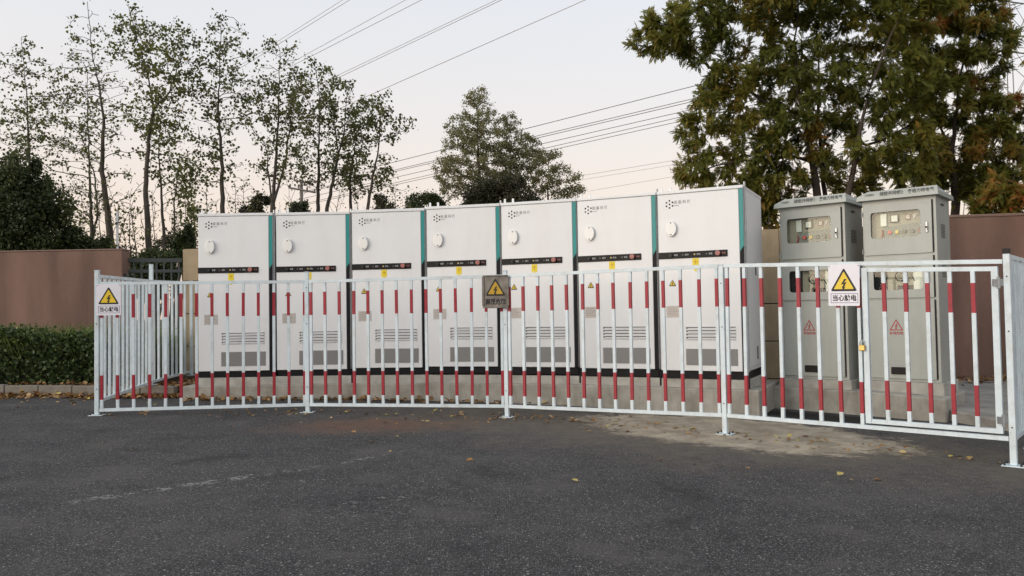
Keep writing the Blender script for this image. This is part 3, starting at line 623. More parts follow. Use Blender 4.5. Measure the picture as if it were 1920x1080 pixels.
def make_grey(num):
    W, H, D = GW, GH, GD
    t = empty('grid_cabinet')
    X = lambda u: u*W
    Z = lambda v: (1-v)*H
    CV = 0.14
    put('body', MB().box(0, W, CV, D, 0, H).box(0, 0.03, 0, CV-0.001, 0, H).box(W-0.03, W, 0, CV-0.001, 0, H)
        .box(0.031, W-0.031, 0, CV-0.001, H-0.06, H).box(0.031, W-0.031, 0.002, CV-0.001, 0, 0.05)
        .box(0.031, W-0.031, 0.002, CV-0.001, Z(.325), Z(.295)).box(0.031, W-0.031, 0.002, CV-0.001, Z(.565), Z(.530)), 'grey_paint', t)
    Yd = -0.022
    specs = [(.020, .305, (.118, .795, .068, .212)), (.318, .545, (.135, .80, .375, .500))]
    for k, (v0, v1, (a0, a1, b0, b1)) in enumerate(specs):
        d = put('door', door_with_window(X(.025), X(.945), Z(v1), Z(v0), (X(a0), X(a1), Z(b1), Z(b0)), 0.035, Yd, 0.0), 'grey_paint', t)
        put('window_pane', MB().box(X(a0)-0.01, X(a1)+0.01, 0.004, 0.008, Z(b1)-0.01, Z(b0)+0.01), 'window_glass', d)
        put('lock', MB().box(X(.865), X(.895), Yd-0.02, Yd, Z((v0+v1)/2+.002)-0.075, Z((v0+v1)/2)+0.05).box(X(.870), X(.890), Yd-0.03, Yd-0.021, Z((v0+v1)/2)-0.055, Z((v0+v1)/2)-0.02), 'galvanised', d, bevel=0.003)
        put('lock_cylinder', MB().plate(disc(X(.88), Z((v0+v1)/2)-0.015, .013, n=10), Yd-0.034, Yd-0.0305), 'black_plastic', d)
        put('label_plate', MB().box(X(.82), X(.91), Yd-0.002, Yd-0.0003, Z(v0+.020), Z(v0+.012)), 'white_print', d)
    lower = put('door', MB().box(X(.025), X(.945), Yd, -0.001, Z(.985), Z(.556)), 'grey_paint', t, bevel=0.004)
    put('lock', MB().box(X(.868), X(.888), Yd-0.012, Yd-0.0005, Z(.80), Z(.742)), 'galvanised', lower, bevel=0.002)
    for v in (.06, .27, .36, .52, .60, .94):
        put('hinge', MB().tube([(-0.006, -0.012, Z(v)), (-0.006, -0.012, Z(v)-0.06)], 0.009, 8), 'galvanised', t)
    for v0, v1 in ((.022, .303), (.320, .543), (.558, .983)):
        put('door_gasket', MB().box(X(.9455), X(.962), -0.010, -0.001, Z(v1), Z(v0)), 'black_plastic', t)
    # upper instrument panel
    pa = put('instrument_panel', MB().box(0.032, W-0.032, 0.085, 0.10, Z(.29), Z(.062)), 'panel_beige', t)
    yp = 0.085
    put('white_box', MB().box(X(.235), X(.32), yp-0.035, yp-0.001, Z(.145), Z(.075)), 'screen_white', pa, bevel=0.003)
    sc_ = put('screen', MB().box(X(.37), X(.485), yp-0.03, yp-0.001, Z(.128), Z(.083)), 'dark_metal', pa, bevel=0.003)
    put('display', MB().box(X(.385), X(.47), yp-0.0325, yp-0.0305, Z(.122), Z(.088)), 'screen_white', pa)
    put('meter', MB().box(X(.575), X(.645), yp-0.02, yp-0.001, Z(.116), Z(.088)), 'estop_red', pa, bevel=0.003)
    put('meter_face', MB().box(X(.585), X(.635), yp-0.0225, yp-0.0205, Z(.112), Z(.092)), 'nameplate', pa)
    put('rotary_switch', MB().box(X(.68), X(.74), yp-0.008, yp-0.001, Z(.116), Z(.088)).plate([(X(.69), Z(.112)), (X(.705), Z(.112)), (X(.733), Z(.092)), (X(.718), Z(.092))], yp-0.03, yp-0.009), 'nameplate', pa)
    put('button_plate', MB().plate([(X(.25), Z(.215)), (X(.80), Z(.215)), (X(.80), Z(.165)), (X(.72), Z(.135)), (X(.25), Z(.150))], yp-.004, yp-.0005), 'button_plate', pa)
    for u, m in ((.355, 'lamp_red'), (.455, 'lamp_yellow'), (.560, 'lamp_green'), (.665, 'lamp_dim'), (.765, 'estop_red')):
        put('push_button', MB().plate(disc(X(u), Z(.180), .025, n=14), yp-0.03, yp-0.0045), m, pa, bevel=0.004)
    put('cable_bundle', MB().tube([(X(.25), yp-0.02, Z(.165)), (X(.262), yp-0.02, Z(.185)), (X(.245), yp-0.02, Z(.2)), (X(.26), yp-0.02, Z(.22))], 0.009, 5), 'red_print', pa)
    # lower compartment: cable coil, breaker box, terminal row
    pb = put('backing_plate', MB().box(0.032, W-0.032, 0.11, 0.125, Z(.528), Z(.330)), 'panel_beige', t)
    put('recess_shade', MB().box(X(.04), X(.29), 0.095, 0.109, Z(.525), Z(.335)), 'shade_black', pb)  # flat near-black plate, the shade of a recess put into its colour
    coil = [(X(.50)+0.065*math.cos(a), 0.07-0.002*k, Z(.425)+0.065*math.sin(a)) for k, a in enumerate([j*PI/8 for j in range(-4, 30)])] + [(X(.6), 0.05, Z(.40)), (X(.68), 0.06, Z(.455))]
    put('cable', MB().tube(coil, 0.006, 5), 'black_plastic', pb)
    put('breaker_box', MB().box(X(.66), X(.79), 0.06, 0.109, Z(.50), Z(.36)), 'screen_white', pb, bevel=0.003)
    tr = MB()
    for k in range(9): tr.box(X(.44)+k*0.024, X(.44)+k*0.024+0.012, 0.07, 0.109, Z(.50), Z(.475))
    put('terminal_row', tr, 'dark_metal', pb)
    # lower door marks
    tx, tz = X(.43), Z(.722)
    ring = MB(); Pn, Pi = rtri(tx, tz, .165, .145), rtri(tx, tz+.012, .125, .110)
    for i in range(3):
        j = (i+1) % 3; ring.plate([Pn[i], Pn[j], Pi[j], Pi[i]], Yd-0.0016, Yd-0.0003)
    ring.plate(bolt(tx, tz+.052, .075), Yd-0.0016, Yd-0.0003)
    put('warning_triangle', ring, 'red_print', lower)
    wtext('lettering', '有电危险', 0.042, 'red_print', lower, (tx, Yd-0.0014, Z(.738)), 0.02, width=0.165)
    put('cable_port', MB().plate(rrect(X(.345), X(.545), Z(.962), Z(.922), .012), Yd-0.012, Yd-0.0004), 'black_plastic', lower, bevel=0.003)
    # ventilation perforation on the sides
    for zc in (H-0.35, H-0.85):
        vt = MB()
        for k in range(9): vt.box(W+0.0004, W+0.004, D*0.32, D*0.62, zc-0.02*k, zc-0.02*k+0.008)
        tag(put('side_vent', vt, 'slot_shadow_grey', t), kind='stuff')
    put('side_eye', MB().box(W+0.0004, W+0.012, D*.35, D*.55, H-0.10, H-0.085), 'dark_metal', t)
    # hipped roof cap
    e, ef, rise = 0.05, 0.09, 0.115
    b0 = [(-e, -ef, H), (W+e, -ef, H), (W+e, D+e, H), (-e, D+e, H)]
    b1 = [(-e+.012, -ef+.008, H+0.055), (W+e-.006, -ef+.008, H+0.055), (W+e-.006, D+e, H+0.055), (-e+.012, D+e, H+0.055)]
    b2 = [(-e+.14, -ef+0.032, H+rise), (W+e-0.015, -ef+0.032, H+rise), (W+e-0.05, D*.42, H+rise), (-e+.14, D*.42, H+rise)]
    rf = MB().prism(b0, b1); rf.prism(b1, b2)
    roof = put('roof', rf, 'grey_paint', t)
    sl = math.atan2(0.024, rise-0.055)
    def rt(s_, x, size, w):
        o = wtext('lettering', s_, size, 'roof_print', roof, (x, -ef+0.0125-0.004, H+0.066), 0.012, width=w); o.rotation_euler = (-sl*.6, 0, 0)
    rt('CN89'+num, X(.13), 0.045, 0.11); rt('储能并网柜'+num, X(.435), 0.060, 0.28); rt('奥格力特电气', X(.83), 0.060, 0.30)
    return t
for num, (x, y, a), lab in (('1', GA, 'grey steel cabinet with instrument windows nearest the white cabinets, partly behind the triangular warning sign'),
                            ('2', GB, 'grey steel cabinet with instrument windows at the far right, standing behind the barrier gate')):
    o = make_grey(num); o.location = (x, y, GZ); o.rotation_euler = (0, 0, a); tag(o, lab, 'cabinet', 'grey cabinets on the short foundation')

# ------------------------------------------------------------------ barrier
POSTS = [(-5.242, 10.059), (-2.677, 10.389), (-.084, 9.946), (2.265, 8.592), (4.258, 6.84)]
PH = 1.815; ZT_ = [1.755, 1.750, 1.761, 1.772, 1.672]; ZB_ = [.161, .152, .142, .165, .154]
BOLT = MB().tube([(0, 0, 0), (0, 0, .021)], .009, 6).mesh('anchor_bolt'); SCREW = MB().plate(disc(0, 0, .007, n=8), -.030, -.0265).mesh('screw')
def make_post(x, y, h, yaw, label, cap='fence_white', g=None, grp='posts of the white barrier'):
    z = gz(x, y) if g is None else g
    t = empty('fence_post', (x, y, z), yaw, label=label, cat='post', group=grp)
    put('upright', MB().box(-.026, .026, -.026, .026, 0.010, h), 'fence_white', t, bevel=0.004)
    put('base_plate', MB().box(-.085, .085, -.075, .075, 0, 0.009), 'fence_white', t, bevel=0.002)
    put('cap', MB().box(-.028, .028, -.028, .028, h+0.001, h+0.012 if cap == 'fence_white' else h+0.045), cap, t, bevel=0.003)
    for sx, sy in ((-.062, -.052), (.062, -.052), (.062, .052), (-.062, .052)): link('anchor_bolt', BOLT, 'dark_metal', t, (sx, sy, .0092))
    for zz in (0.33, 1.15, 1.62): link('screw', SCREW, 'dark_metal', t, (0, 0, zz))
    return t
PL = ['white barrier post at the front left corner, behind the leftmost warning sign', 'white barrier post in front of the second white cabinet',
      'white barrier post under the steel high voltage sign', 'white barrier post standing on the pale concrete patch', 'white corner post with black cap carrying the gate hinges']
for i, (x, y) in enumerate(POSTS):
    d = np.array(POSTS[min(i+1, 4)])-np.array(POSTS[max(i-1, 0)]); make_post(x, y, PH, math.atan2(d[1], d[0]), PL[i], 'black_plastic' if i == 4 else 'fence_white')

def bar_mesh(p, z0, z1, yaw, w=0.0165, bands=True):
    """one upright square tube with two red bands"""
    h = z1-z0
    if bands: zs = [0, .07, .267, .732, .925, 1]; bd = [0, 1, 0, 1, 0]
    else: zs = [0, 1]; bd = [0]
    j = RNG.uniform(-.011, .011, 2)
    mb = MB().tube([(p[0]+j[0]*(k/len(zs)), p[1]+j[1]*(k/len(zs)), z0+h*k_) for k, k_ in enumerate(zs)], w, 4, square=True, bands=bd, ref=(math.cos(yaw), math.sin(yaw), 0))
    return mb
def panel(i, A, B, za, zb, ts, label, red=True, name='steel_barrier', grp='red and white barrier panels', rail_to=None, cat='fence panel'):
    A = np.array(A); B = np.array(B); L = np.linalg.norm(B-A); d = (B-A)/L; yaw = math.atan2(d[1], d[0])
    org = (A[0], A[1], gz(*A)); t = empty(name, org, 0, label=label, cat=cat, group=grp)
    top = lambda s_: za[0]+(zb[0]-za[0])*s_/L - org[2]
    bot = lambda s_: za[1]+(zb[1]-za[1])*s_/L - org[2]
    P = lambda s_: (d[0]*s_, d[1]*s_)
    e0, e1 = 0.031, (rail_to if rail_to is not None else L-0.031)
    for nm, zf, w in (('top_rail', top, .019), ('bottom_rail', bot, .019)):
        put(nm, MB().tube([(*P(e0), zf(e0)), (*P(e1), zf(e1))], w, 4, square=True, ref=(0, 0, 1)), 'fence_white', t)
    for s_ in ts:
        put('bar', bar_mesh(P(s_), bot(s_)+.0195, top(s_)-.0195, yaw, bands=red), ['fence_white', 'fence_red'], t)
    return t, d, yaw
TS = [[.055+.1915*k for k in range(14)], [.055+.194*k for k in range(14)], [.055+.2*k for k in range(14)], [.055+.1955*k for k in range(8)]]
LB = ['leftmost barrier panel with red banded bars, in front of the first two cabinets', 'barrier panel with red banded bars left of the steel high voltage sign',
      'barrier panel with red banded bars right of the steel high voltage sign', 'barrier panel with red banded bars between the concrete patch post and the gate']
for i in range(4):
    panel(i, POSTS[i], POSTS[i+1], (ZT_[i], ZB_[i]), (ZT_[i+1], ZB_[i+1]), TS[i], LB[i])
# gate leaf
A, B = np.array(POSTS[3]), np.array(POSTS[4]); L = np.linalg.norm(B-A); d = (B-A)/L; gy = math.atan2(d[1], d[0])
gt = empty('barrier_gate', (A[0], A[1], gz(*A)), 0, label='barrier gate with five red banded bars hinged on the corner post', cat='gate')
g0 = gz(*A); zt = lambda s_: ZT_[3]+(ZT_[4]-ZT_[3])*s_/L-g0-.062; zb = lambda s_: ZB_[3]+(ZB_[4]-ZB_[3])*s_/L-g0+.058
P = lambda s_: (d[0]*s_, d[1]*s_)
s0, s1 = 1.482, 2.560
put('top_rail', MB().tube([(*P(s0+.026), zt(s0)), (*P(s1-.026), zt(s1))], .02, 4, square=True, ref=(0, 0, 1)), 'fence_white', gt)
put('bottom_rail', MB().tube([(*P(s0+.026), zb(s0)), (*P(s1-.026), zb(s1))], .02, 4, square=True, ref=(0, 0, 1)), 'fence_white', gt)
for s_ in (s0, s1):
    put('stile', MB().tube([(*P(s_), zb(s_)-.02), (*P(s_), zt(s_)+.02)], .025, 4, square=True, ref=(*d, 0)), 'fence_white', gt)
for s_ in (1.655, 1.84, 2.025, 2.21, 2.392):
    put('bar', bar_mesh(P(s_), zb(s_)+.021, zt(s_)-.021, gy), ['fence_white', 'fence_red'], gt)
nd = np.array([d[1], -d[0]])                   # towards the camera
for h in (1.48, 0.30):
    c = np.array(P(s1+.032))+nd*.03
    put('hinge', MB().tube([(c[0], c[1], h), (c[0], c[1], h+.10)], .014, 8).box(c[0]-.05, c[0]+.05, c[1]-.01, c[1]+.01, h+.02, h+.08), 'galvanised', gt)
# padlock and chain on the gate
c = np.array(P(1.450))+nd*.045; pz = 0.905-g0+g0
pl = empty('padlock', (A[0]+c[0], A[1]+c[1], 0.885), gy, label='small brass padlock closing the chain on the barrier gate', cat='padlock')
put('lock_body', MB().box(-.028, .028, -.013, .013, 0, .055), 'brass', pl, bevel=0.005)
put('shackle', MB().tube([(-.018, 0, .05)]+[(.018*math.cos(a), 0, .078+.02*math.sin(a)) for a in [PI-k*PI/6 for k in range(7)]]+[(.018, 0, .05)], .005, 6), 'galvanised', pl, smooth=True)
ch = empty('chain', (A[0]+c[0], A[1]+c[1], 0.985), gy, label='dark steel chain looped around the gate stile above the padlock', cat='chain')
for k in range(20):
    zz = 0.005+k*.0155; r0 = .006
    ring = [(r0*math.cos(a)*(1 if k % 2 == 0 else 0.15), r0*math.cos(a)*(0.15 if k % 2 == 0 else 1), zz+.010*math.sin(a)) for a in [j*PI/4 for j in range(9)]]
    put('link', MB().tube(ring, .0022, 4), 'dark_metal', ch)
# left side fence
sp = [(-5.242, 10.059), (-5.665, 12.5), (-5.72, 14.1)]
make_post(sp[1][0], sp[1][1], 2.15-.27, math.atan2(2.4, -.42), 'taller white post halfway along the left side fence', g=.265)
make_post(sp[2][0]+.02, sp[2][1]+.05, 1.66, math.atan2(2.4, -.42), 'white post at the rear end of the left side fence, by the wall pier', g=.29)
panel(0, sp[0], sp[1], (1.849, .27), (1.892, .313), [.10+.19*k for k in range(13)], 'front half of the plain white left side fence, beside the hedge', red=False, name='side_fence', grp='plain white side fence panels')
panel(0, sp[1], sp[2], (1.892, .313), (1.929, .355), [.10+.185*k for k in range(8)], 'rear half of the plain white left side fence, near the wall pier', red=False, name='side_fence', grp='plain white side fence panels')
# right side fence
rp = [(4.258, 6.84), (5.0, 7.72), (6.1, 9.05)]
make_post(rp[1][0], rp[1][1], 1.74, math.atan2(.88, .74), 'white post of the right side fence behind the corner post')
panel(0, rp[0], rp[1], (1.715, .155), (1.715, .16), [.10+.105*k for k in range(10)], 'narrow plain white fence panel running back from the corner post', red=False, name='side_fence', grp='plain white side fence panels')
panel(0, rp[1], rp[2], (1.715, .16), (1.715, .17), [.10+.2*k for k in range(8)], 'plain white fence panel at the right edge behind the corner post', red=False, name='side_fence', grp='plain white side fence panels')

# ------------------------------------------------------------------ signs
def shock_sign(w, h, loc, yaw, label, tilt=0):
    t = empty('warning_sign', loc, yaw, label=label, cat='sign', group='white electric shock warning signs'); t.rotation_euler = (0, tilt, yaw)
    pl_ = put('plate', MB().plate(rrect(0, w, 0, h, .008), -.003, 0), 'sign_white', t)
    cx = w/2
    tr = put('symbol', MB().plate(rtri(cx, h*.355, w*.86, h*.57, .014), -.0042, -.003, 0).plate(rtri(cx, h*.405, w*.645, h*.425, .006), -.0054, -.0041, 1)
        .plate(bolt(cx+.002, h*.525, h*.255), -.0066, -.0053, 0), ['black_print', 'sign_yellow'], t)
    x0, x1, z0, z1, b = w*.08, w*.95, h*.07, h*.30, .004
    fr = MB().plate([(x0, z0), (x1, z0), (x1, z0+b), (x0, z0+b)], -.0042, -.003).plate([(x0, z1-b), (x1, z1-b), (x1, z1), (x0, z1)], -.0042, -.003)
    fr.plate([(x0, z0+b), (x0+b, z0+b), (x0+b, z1-b), (x0, z1-b)], -.0042, -.003).plate([(x1-b, z0+b), (x1, z0+b), (x1, z1-b), (x1-b, z1-b)], -.0042, -.003)
    put('text_frame', fr, 'blue_print', t)
    wtext('lettering', '当心触电', h*.16, 'black_print', t, ((x0+x1)/2, -.0042, (z0+z1)/2-.002), .025, width=w*.76)
    for sx in (.012, w-.012): put('screw', MB().plate(disc(sx, h-.014, .0045, n=8), -.006, -.003), 'dark_metal', t)
    return t
def on_panel(i, s_, z, o=.035):
    A, B = np.array(POSTS[i]), np.array(POSTS[i+1]); d_ = (B-A)/np.linalg.norm(B-A); n_ = np.array([d_[1], -d_[0]]); q_ = A+d_*s_+n_*o
    return (q_[0], q_[1], z), math.atan2(d_[1], d_[0])
l_, y_ = on_panel(0, .005, 1.352, .045); shock_sign(.295, .39, l_, y_, 'white electric shock warning sign on the front left corner post')
l_, y_ = on_panel(3, 1.145, 1.318, .040); shock_sign(.295, .40, l_, y_, 'white electric shock warning sign beside the gate padlock', 0.02)
l_, y_ = on_panel(1, 2.631-.275, 1.372, .062)
st = empty('warning_sign', l_, y_, label='brushed steel high voltage danger sign in the middle of the barrier', cat='sign')
w, h = .325, .395
put('plate', MB().plate(rrect(0, w, 0, h, .01), -.004, 0), 'sign_steel', st)
for x0, x1, z0, z1 in ((0, w, -.010, .018), (0, w, h-.014, h+.006), (-.008, .022, .0185, h-.0145), (w-.022, w+.008, .0185, h-.0145)):
    put('frame_edge', MB().box(x0, x1, -.016, -.0042, z0, z1), 'sign_steel', st, bevel=.004)
put('symbol', MB().plate(rtri(w/2, h*.36, w*.80, h*.565, .016), -.0055, -.0041, 0).plate(rtri(w/2, h*.415, w*.60, h*.41, .008), -.0068, -.0054, 1).plate(bolt(w/2, h*.53, h*.26), -.0080, -.0066, 0), ['black_print', 'steel_yellow'], st)
put('rule', MB().box(.03, w-.03, -.0052, -.0041, h*.285, h*.292), 'grey_print', st)
wtext('lettering', '高压危险', h*.20, 'black_print', st, (w/2, -.0055, h*.165), .03, width=w*.80)

# ------------------------------------------------------------------ trees
def colonize(roots, pts, step, infl, kill, iters, grav=0.0):
    """space colonisation: nodes grow from given trunk polylines towards attractor points"""
    N = [Vector(p) for p in roots[0]]; par = [-1]+list(range(len(N)-1))
    for extra in roots[1:]:
        k = min(range(len(N)), key=lambda i: (N[i]-Vector(extra[0])).length); prev = k
        for p in extra[1:]: N.append(Vector(p)); par.append(prev); prev = len(N)-1
    A = [Vector(p) for p in pts]; done = 0
    for it in range(iters):
        kd = kdtree.KDTree(len(N))
        for i, p in enumerate(N): kd.insert(p, i)
        kd.balance(); pull = {}; keep = []
        for a in A:
            co, i, dist = kd.find(a)
            if dist < kill: continue
            keep.append(a)
            if dist < infl:
                v = (a-co).normalized(); pull[i] = pull[i]+v if i in pull else v
        A = keep
        if not pull: break
        for i, v in pull.items():
            if v.length < 1e-4: continue
            v = v.normalized(); back = (N[i]-N[par[i]]).normalized() if par[i] >= 0 else Vector((0, 0, 1))
            dvec = (v+back*0.35+Vector((0, 0, grav))+Vector(RNG.normal(size=3)*0.14)).normalized()
            N.append(N[i]+dvec*step); par.append(i)
        if len(N) > 9000: break
    return N, par
def radii(N, par, tip, expo=2.3, rmax=None):
    ch = [0]*len(N); acc = [0.0]*len(N)
    for i in range(len(N)-1, 0, -1): ch[par[i]] += 1
    order = range(len(N)-1, -1, -1)
    r = [0.0]*len(N)
    for i in order:
        r[i] = max(tip, acc[i]**(1/expo) if acc[i] else tip)
        if par[i] >= 0: acc[par[i]] += r[i]**expo
    if rmax:
        k = (rmax-tip)/max(1e-6, r[0]-tip); zs = [p.z for p in N]; z0, z1 = min(zs), max(zs)
        r = [tip+(q-tip)*k*max(.10, (1-(p.z-z0)/(z1-z0))**1.15) for q, p in zip(r, N)]
    return r, ch
def wood(N, par, r, ch):
    """chains of tubes, one mesh"""
    mb = MB(); kids = [[] for _ in N]
    for i, p in enumerate(par):
        if p >= 0: kids[p].append(i)
    starts = [(0, None)]
    while starts:
        i, frm = starts.pop(); chain = [] if frm is None else [frm]
        while True:
            chain.append(i)
            if not kids[i]: break
            ks = sorted(kids[i], key=lambda k: -r[k])
            for k in ks[1:]: starts.append((k, i))
            i = ks[0]
        if len(chain) > 1:
            rr = [r[c] for c in chain]
            if frm is not None: rr[0] = rr[1]*1.05
            mb.tube([N[c] for c in chain], rr, 8 if rr[0] > .05 else (5 if rr[0] > .02 else 3))
    me = bpy.data.meshes.new('trunk'); me.from_pydata(mb.v, [], mb.f); me.polygons.foreach_set('use_smooth', [True]*len(mb.f)); return me
def ell(px, py, rx, ry, Y, n, thick=None, power=1/3, shell=0):
    c = at(px, py, Y); kx = Y/FPX; out = []
    th = thick if thick else rx*kx*0.85
    v = RNG.normal(size=(n, 3)); v /= np.linalg.norm(v, axis=1)[:, None]; rad = RNG.uniform(shell, 1, n)**power
    return c+v*rad[:, None]*np.array([rx*kx, th, ry*kx])
def dense_line(px_pts, Y, step):
    P = [at(x, y, Y) for x, y in px_pts]; out = [P[0]]
    for a_, b__ in zip(P[:-1], P[1:]):
        k = max(1, int(np.linalg.norm(b__-a_)/step))
        for j in range(1, k+1):
            q_ = a_+(b__-a_)*j/k; out.append(q_+RNG.normal(size=3)*step*.05)
    return out
def poplar(label, Y, trunks, env, nleaf, r0=.10, leaf='leaf_poplar', lsize=.072, group='sparse poplar trees beyond the wall', step=.2, tint0=0.0, clump=6, cat='tree', name='poplar_tree', tip=.0085, dens=3.0, mult=2.1):
    roots = [dense_line(t, Y, step) for t in trunks]
    z0 = roots[0][0]; base = Vector((z0[0], z0[1], z0[2]))
    pts = np.concatenate([ell(*e[:4], Y, int(e[4]*dens)) for e in env])
    nleaf = int(nleaf*mult)
    N, par = colonize(roots, pts, step, 2.6, step*1.45, 90, grav=.24)
    r, ch = radii(N, par, tip, 2.2, r0)
    t = empty(name, base, 0, label=label, cat=cat, group=group)
    me = wood([n_-base for n_ in N], par, r, ch); link('trunk', me, 'bark_poplar', t)
    thin = np.array([N[i] for i in range(len(N)) if r[i] < tip*1.9 and i > len(roots[0])])
    if len(thin) == 0: return t
    nc = max(1, nleaf//clump); idx = RNG.integers(0, len(thin), nc)
    C = thin[idx]+RNG.normal(size=(nc, 3))*.04
    P = (C[:, None, :]+RNG.normal(size=(nc, clump, 3))*.075).reshape(-1, 3)-np.array(base)
    tc_ = np.repeat(np.clip(RNG.normal(.35+tint0, .22, nc), 0, 1), clump)+RNG.normal(size=len(P))*.08
    Aa, Bb, Nn = frames(len(P), (0, 0, -.9))
    link('crown', scatter('crown', P, Aa, Bb, Nn, RNG.uniform(.5, 1.4, len(P))*lsize, LEAF5_T, LEAF5_F, np.clip(tc_, 0, 1)), leaf, t)
    return t

poplar('thin poplar at the far left edge, rising out of the dark evergreen', 25, [[(58, 560), (55, 300), (50, 180), (40, 70)]],
       [(52, 190, 62, 120, 90), (20, 250, 40, 80, 30), (85, 280, 35, 70, 25)], 900, .09)
poplar('tall nearly bare poplar with a crooked pale trunk, left of the flag-thin lamp pole', 24, [[(214, 560), (209, 462), (191, 311), (195, 222), (187, 169), (171, 89), (164, 6)]],
       [(165, 95, 42, 95, 90), (160, 200, 90, 100, 130), (195, 320, 70, 90, 50)], 800, .135)
poplar('slender poplar with two close stems behind the left wall, leafless low down', 26, [[(175, 560), (173, 458), (167, 311), (164, 150)], [(173, 458), (182, 400), (178, 330), (150, 250)]],
       [(130, 260, 60, 110, 90), (165, 180, 40, 80, 40), (140, 380, 60, 50, 40)], 520, .10)
poplar('leafiest tall poplar forking into two leaders above the grey gate', 22, [[(281, 560), (280, 470), (273, 355), (280, 249), (289, 204), (318, 173), (348, 88)], [(289, 204), (275, 133), (240, 13)]],
       [(250, 75, 42, 70, 80), (310, 120, 75, 85, 150), (345, 110, 35, 70, 50), (290, 220, 60, 70, 60)], 1750, .11, tint0=.15)
poplar('short poplar with a thin straight stem just right of the forked poplar', 23, [[(311, 560), (309, 470), (302, 355), (298, 293), (303, 195)]],
       [(305, 270, 50, 90, 90), (330, 330, 40, 70, 30)], 520, .07)
poplar('low leafy sapling beside the left edge of the first white cabinet', 21, [[(327, 560), (327, 460), (327, 377), (338, 290)]],
       [(348, 350, 32, 65, 60), (360, 420, 26, 45, 40)], 420, .05, tint0=.1)
poplar('straight tall poplar rising behind the first white cabinet', 23, [[(418, 520), (418, 400), (415, 289), (409, 213), (415, 38)]],
       [(418, 90, 48, 75, 110), (420, 180, 78, 80, 120), (400, 290, 60, 70, 45)], 1250, .095)
poplar('poplar splitting into several stems behind the gap of the first and second cabinets', 23, [[(507, 520), (511, 391), (518, 289), (522, 200), (525, 95)], [(511, 391), (535, 300), (546, 215)], [(511, 391), (502, 320), (500, 280)]],
       [(500, 120, 25, 55, 40), (545, 130, 32, 60, 60), (525, 210, 70, 90, 140), (520, 300, 60, 60, 40)], 1350, .11)
poplar('poplar with a straight dark stem behind the second white cabinet', 25, [[(597, 520), (596, 391), (598, 267), (600, 187), (590, 115)]],
       [(592, 190, 45, 90, 110), (590, 300, 50, 70, 40)], 900, .09)
poplar('leaning poplar with a forked stem right of the distant utility pole', 24, [[(610, 520), (613, 391), (635, 289), (645, 250), (652, 165)], [(635, 289), (628, 240), (622, 190)]],
       [(640, 215, 48, 75, 120), (650, 300, 40, 60, 40)], 950, .09)
poplar('poplar with a slim upright stem behind the third white cabinet', 25, [[(656, 520), (658, 391), (655, 333), (667, 275), (685, 175)]],
       [(680, 240, 38, 75, 100), (668, 330, 45, 50, 45)], 850, .08)
poplar('outermost poplar of the row, its bare side branch reaching out to the right', 24, [[(683, 520), (689, 391), (711, 267), (716, 190)], [(711, 267), (745, 250), (775, 238)]],
       [(718, 225, 34, 55, 60), (765, 238, 22, 16, 14), (715, 330, 30, 50, 40)], 520, .08)
G2 = 'leafy trees behind the middle cabinets'
poplar('pointed leafy tree standing alone behind the middle cabinets', 36, [[(902, 480), (902, 400), (900, 338), (896, 270), (895, 172)]],
       [(896, 205, 32, 45, 130), (888, 262, 60, 58, 300), (884, 322, 74, 52, 300), (848, 330, 36, 50, 120), (925, 296, 42, 58, 140), (930, 330, 45, 50, 80)], 11000, .18, 'leaf_poplar_mid', .062, G2, .26, .1, 6, tip=.009, name='broadleaf_tree')
poplar('leafy tree close to the right of the pointed one behind the middle cabinets', 37, [[(955, 480), (956, 330), (960, 260), (948, 215)]],
       [(952, 242, 26, 36, 80), (975, 292, 50, 52, 220), (965, 345, 50, 45, 120)], 6500, .14, 'leaf_poplar_mid', .062, G2, .26, 0, 6, tip=.009, name='broadleaf_tree')
poplar('low spreading tree with thin leaves sloping down to the right behind the fifth cabinet', 36, [[(1020, 480), (1027, 380), (1028, 300)]],
       [(1032, 328, 42, 50, 170), (1066, 352, 34, 26, 90)], 3000, .10, 'leaf_poplar_mid', .062, G2, .26, 0, 6, tip=.009, name='broadleaf_tree')

for px, py, ht, Y, lab in ((112, 560, 210, 27, 'thin bare sapling between the evergreen and the crooked poplar'), (148, 560, 150, 22, 'low bare sapling above the left wall, its twigs spread like a fan'),
                           (240, 560, 170, 21, 'bare sapling right behind the white lamp pole'), (345, 560, 190, 24, 'reddish bare sapling between the gate and the first cabinet'),
                           (385, 540, 190, 27, 'thin bare sapling behind the left half of the first cabinet'), (455, 540, 200, 28, 'thin bare sapling behind the right half of the first cabinet'),
                           (738, 500, 150, 30, 'slender dark sapling between the third and fourth cabinets')):
    ty = py-ht
    poplar(lab, Y, [[(px, py), (px+4, py-ht*.45), (px+2, ty)]], [(px, ty+40, 34, 60, 60), (px+6, ty+95, 44, 45, 50)], 90, .05, group='bare saplings beyond the wall', name='bare_sapling', clump=3, tip=.007)

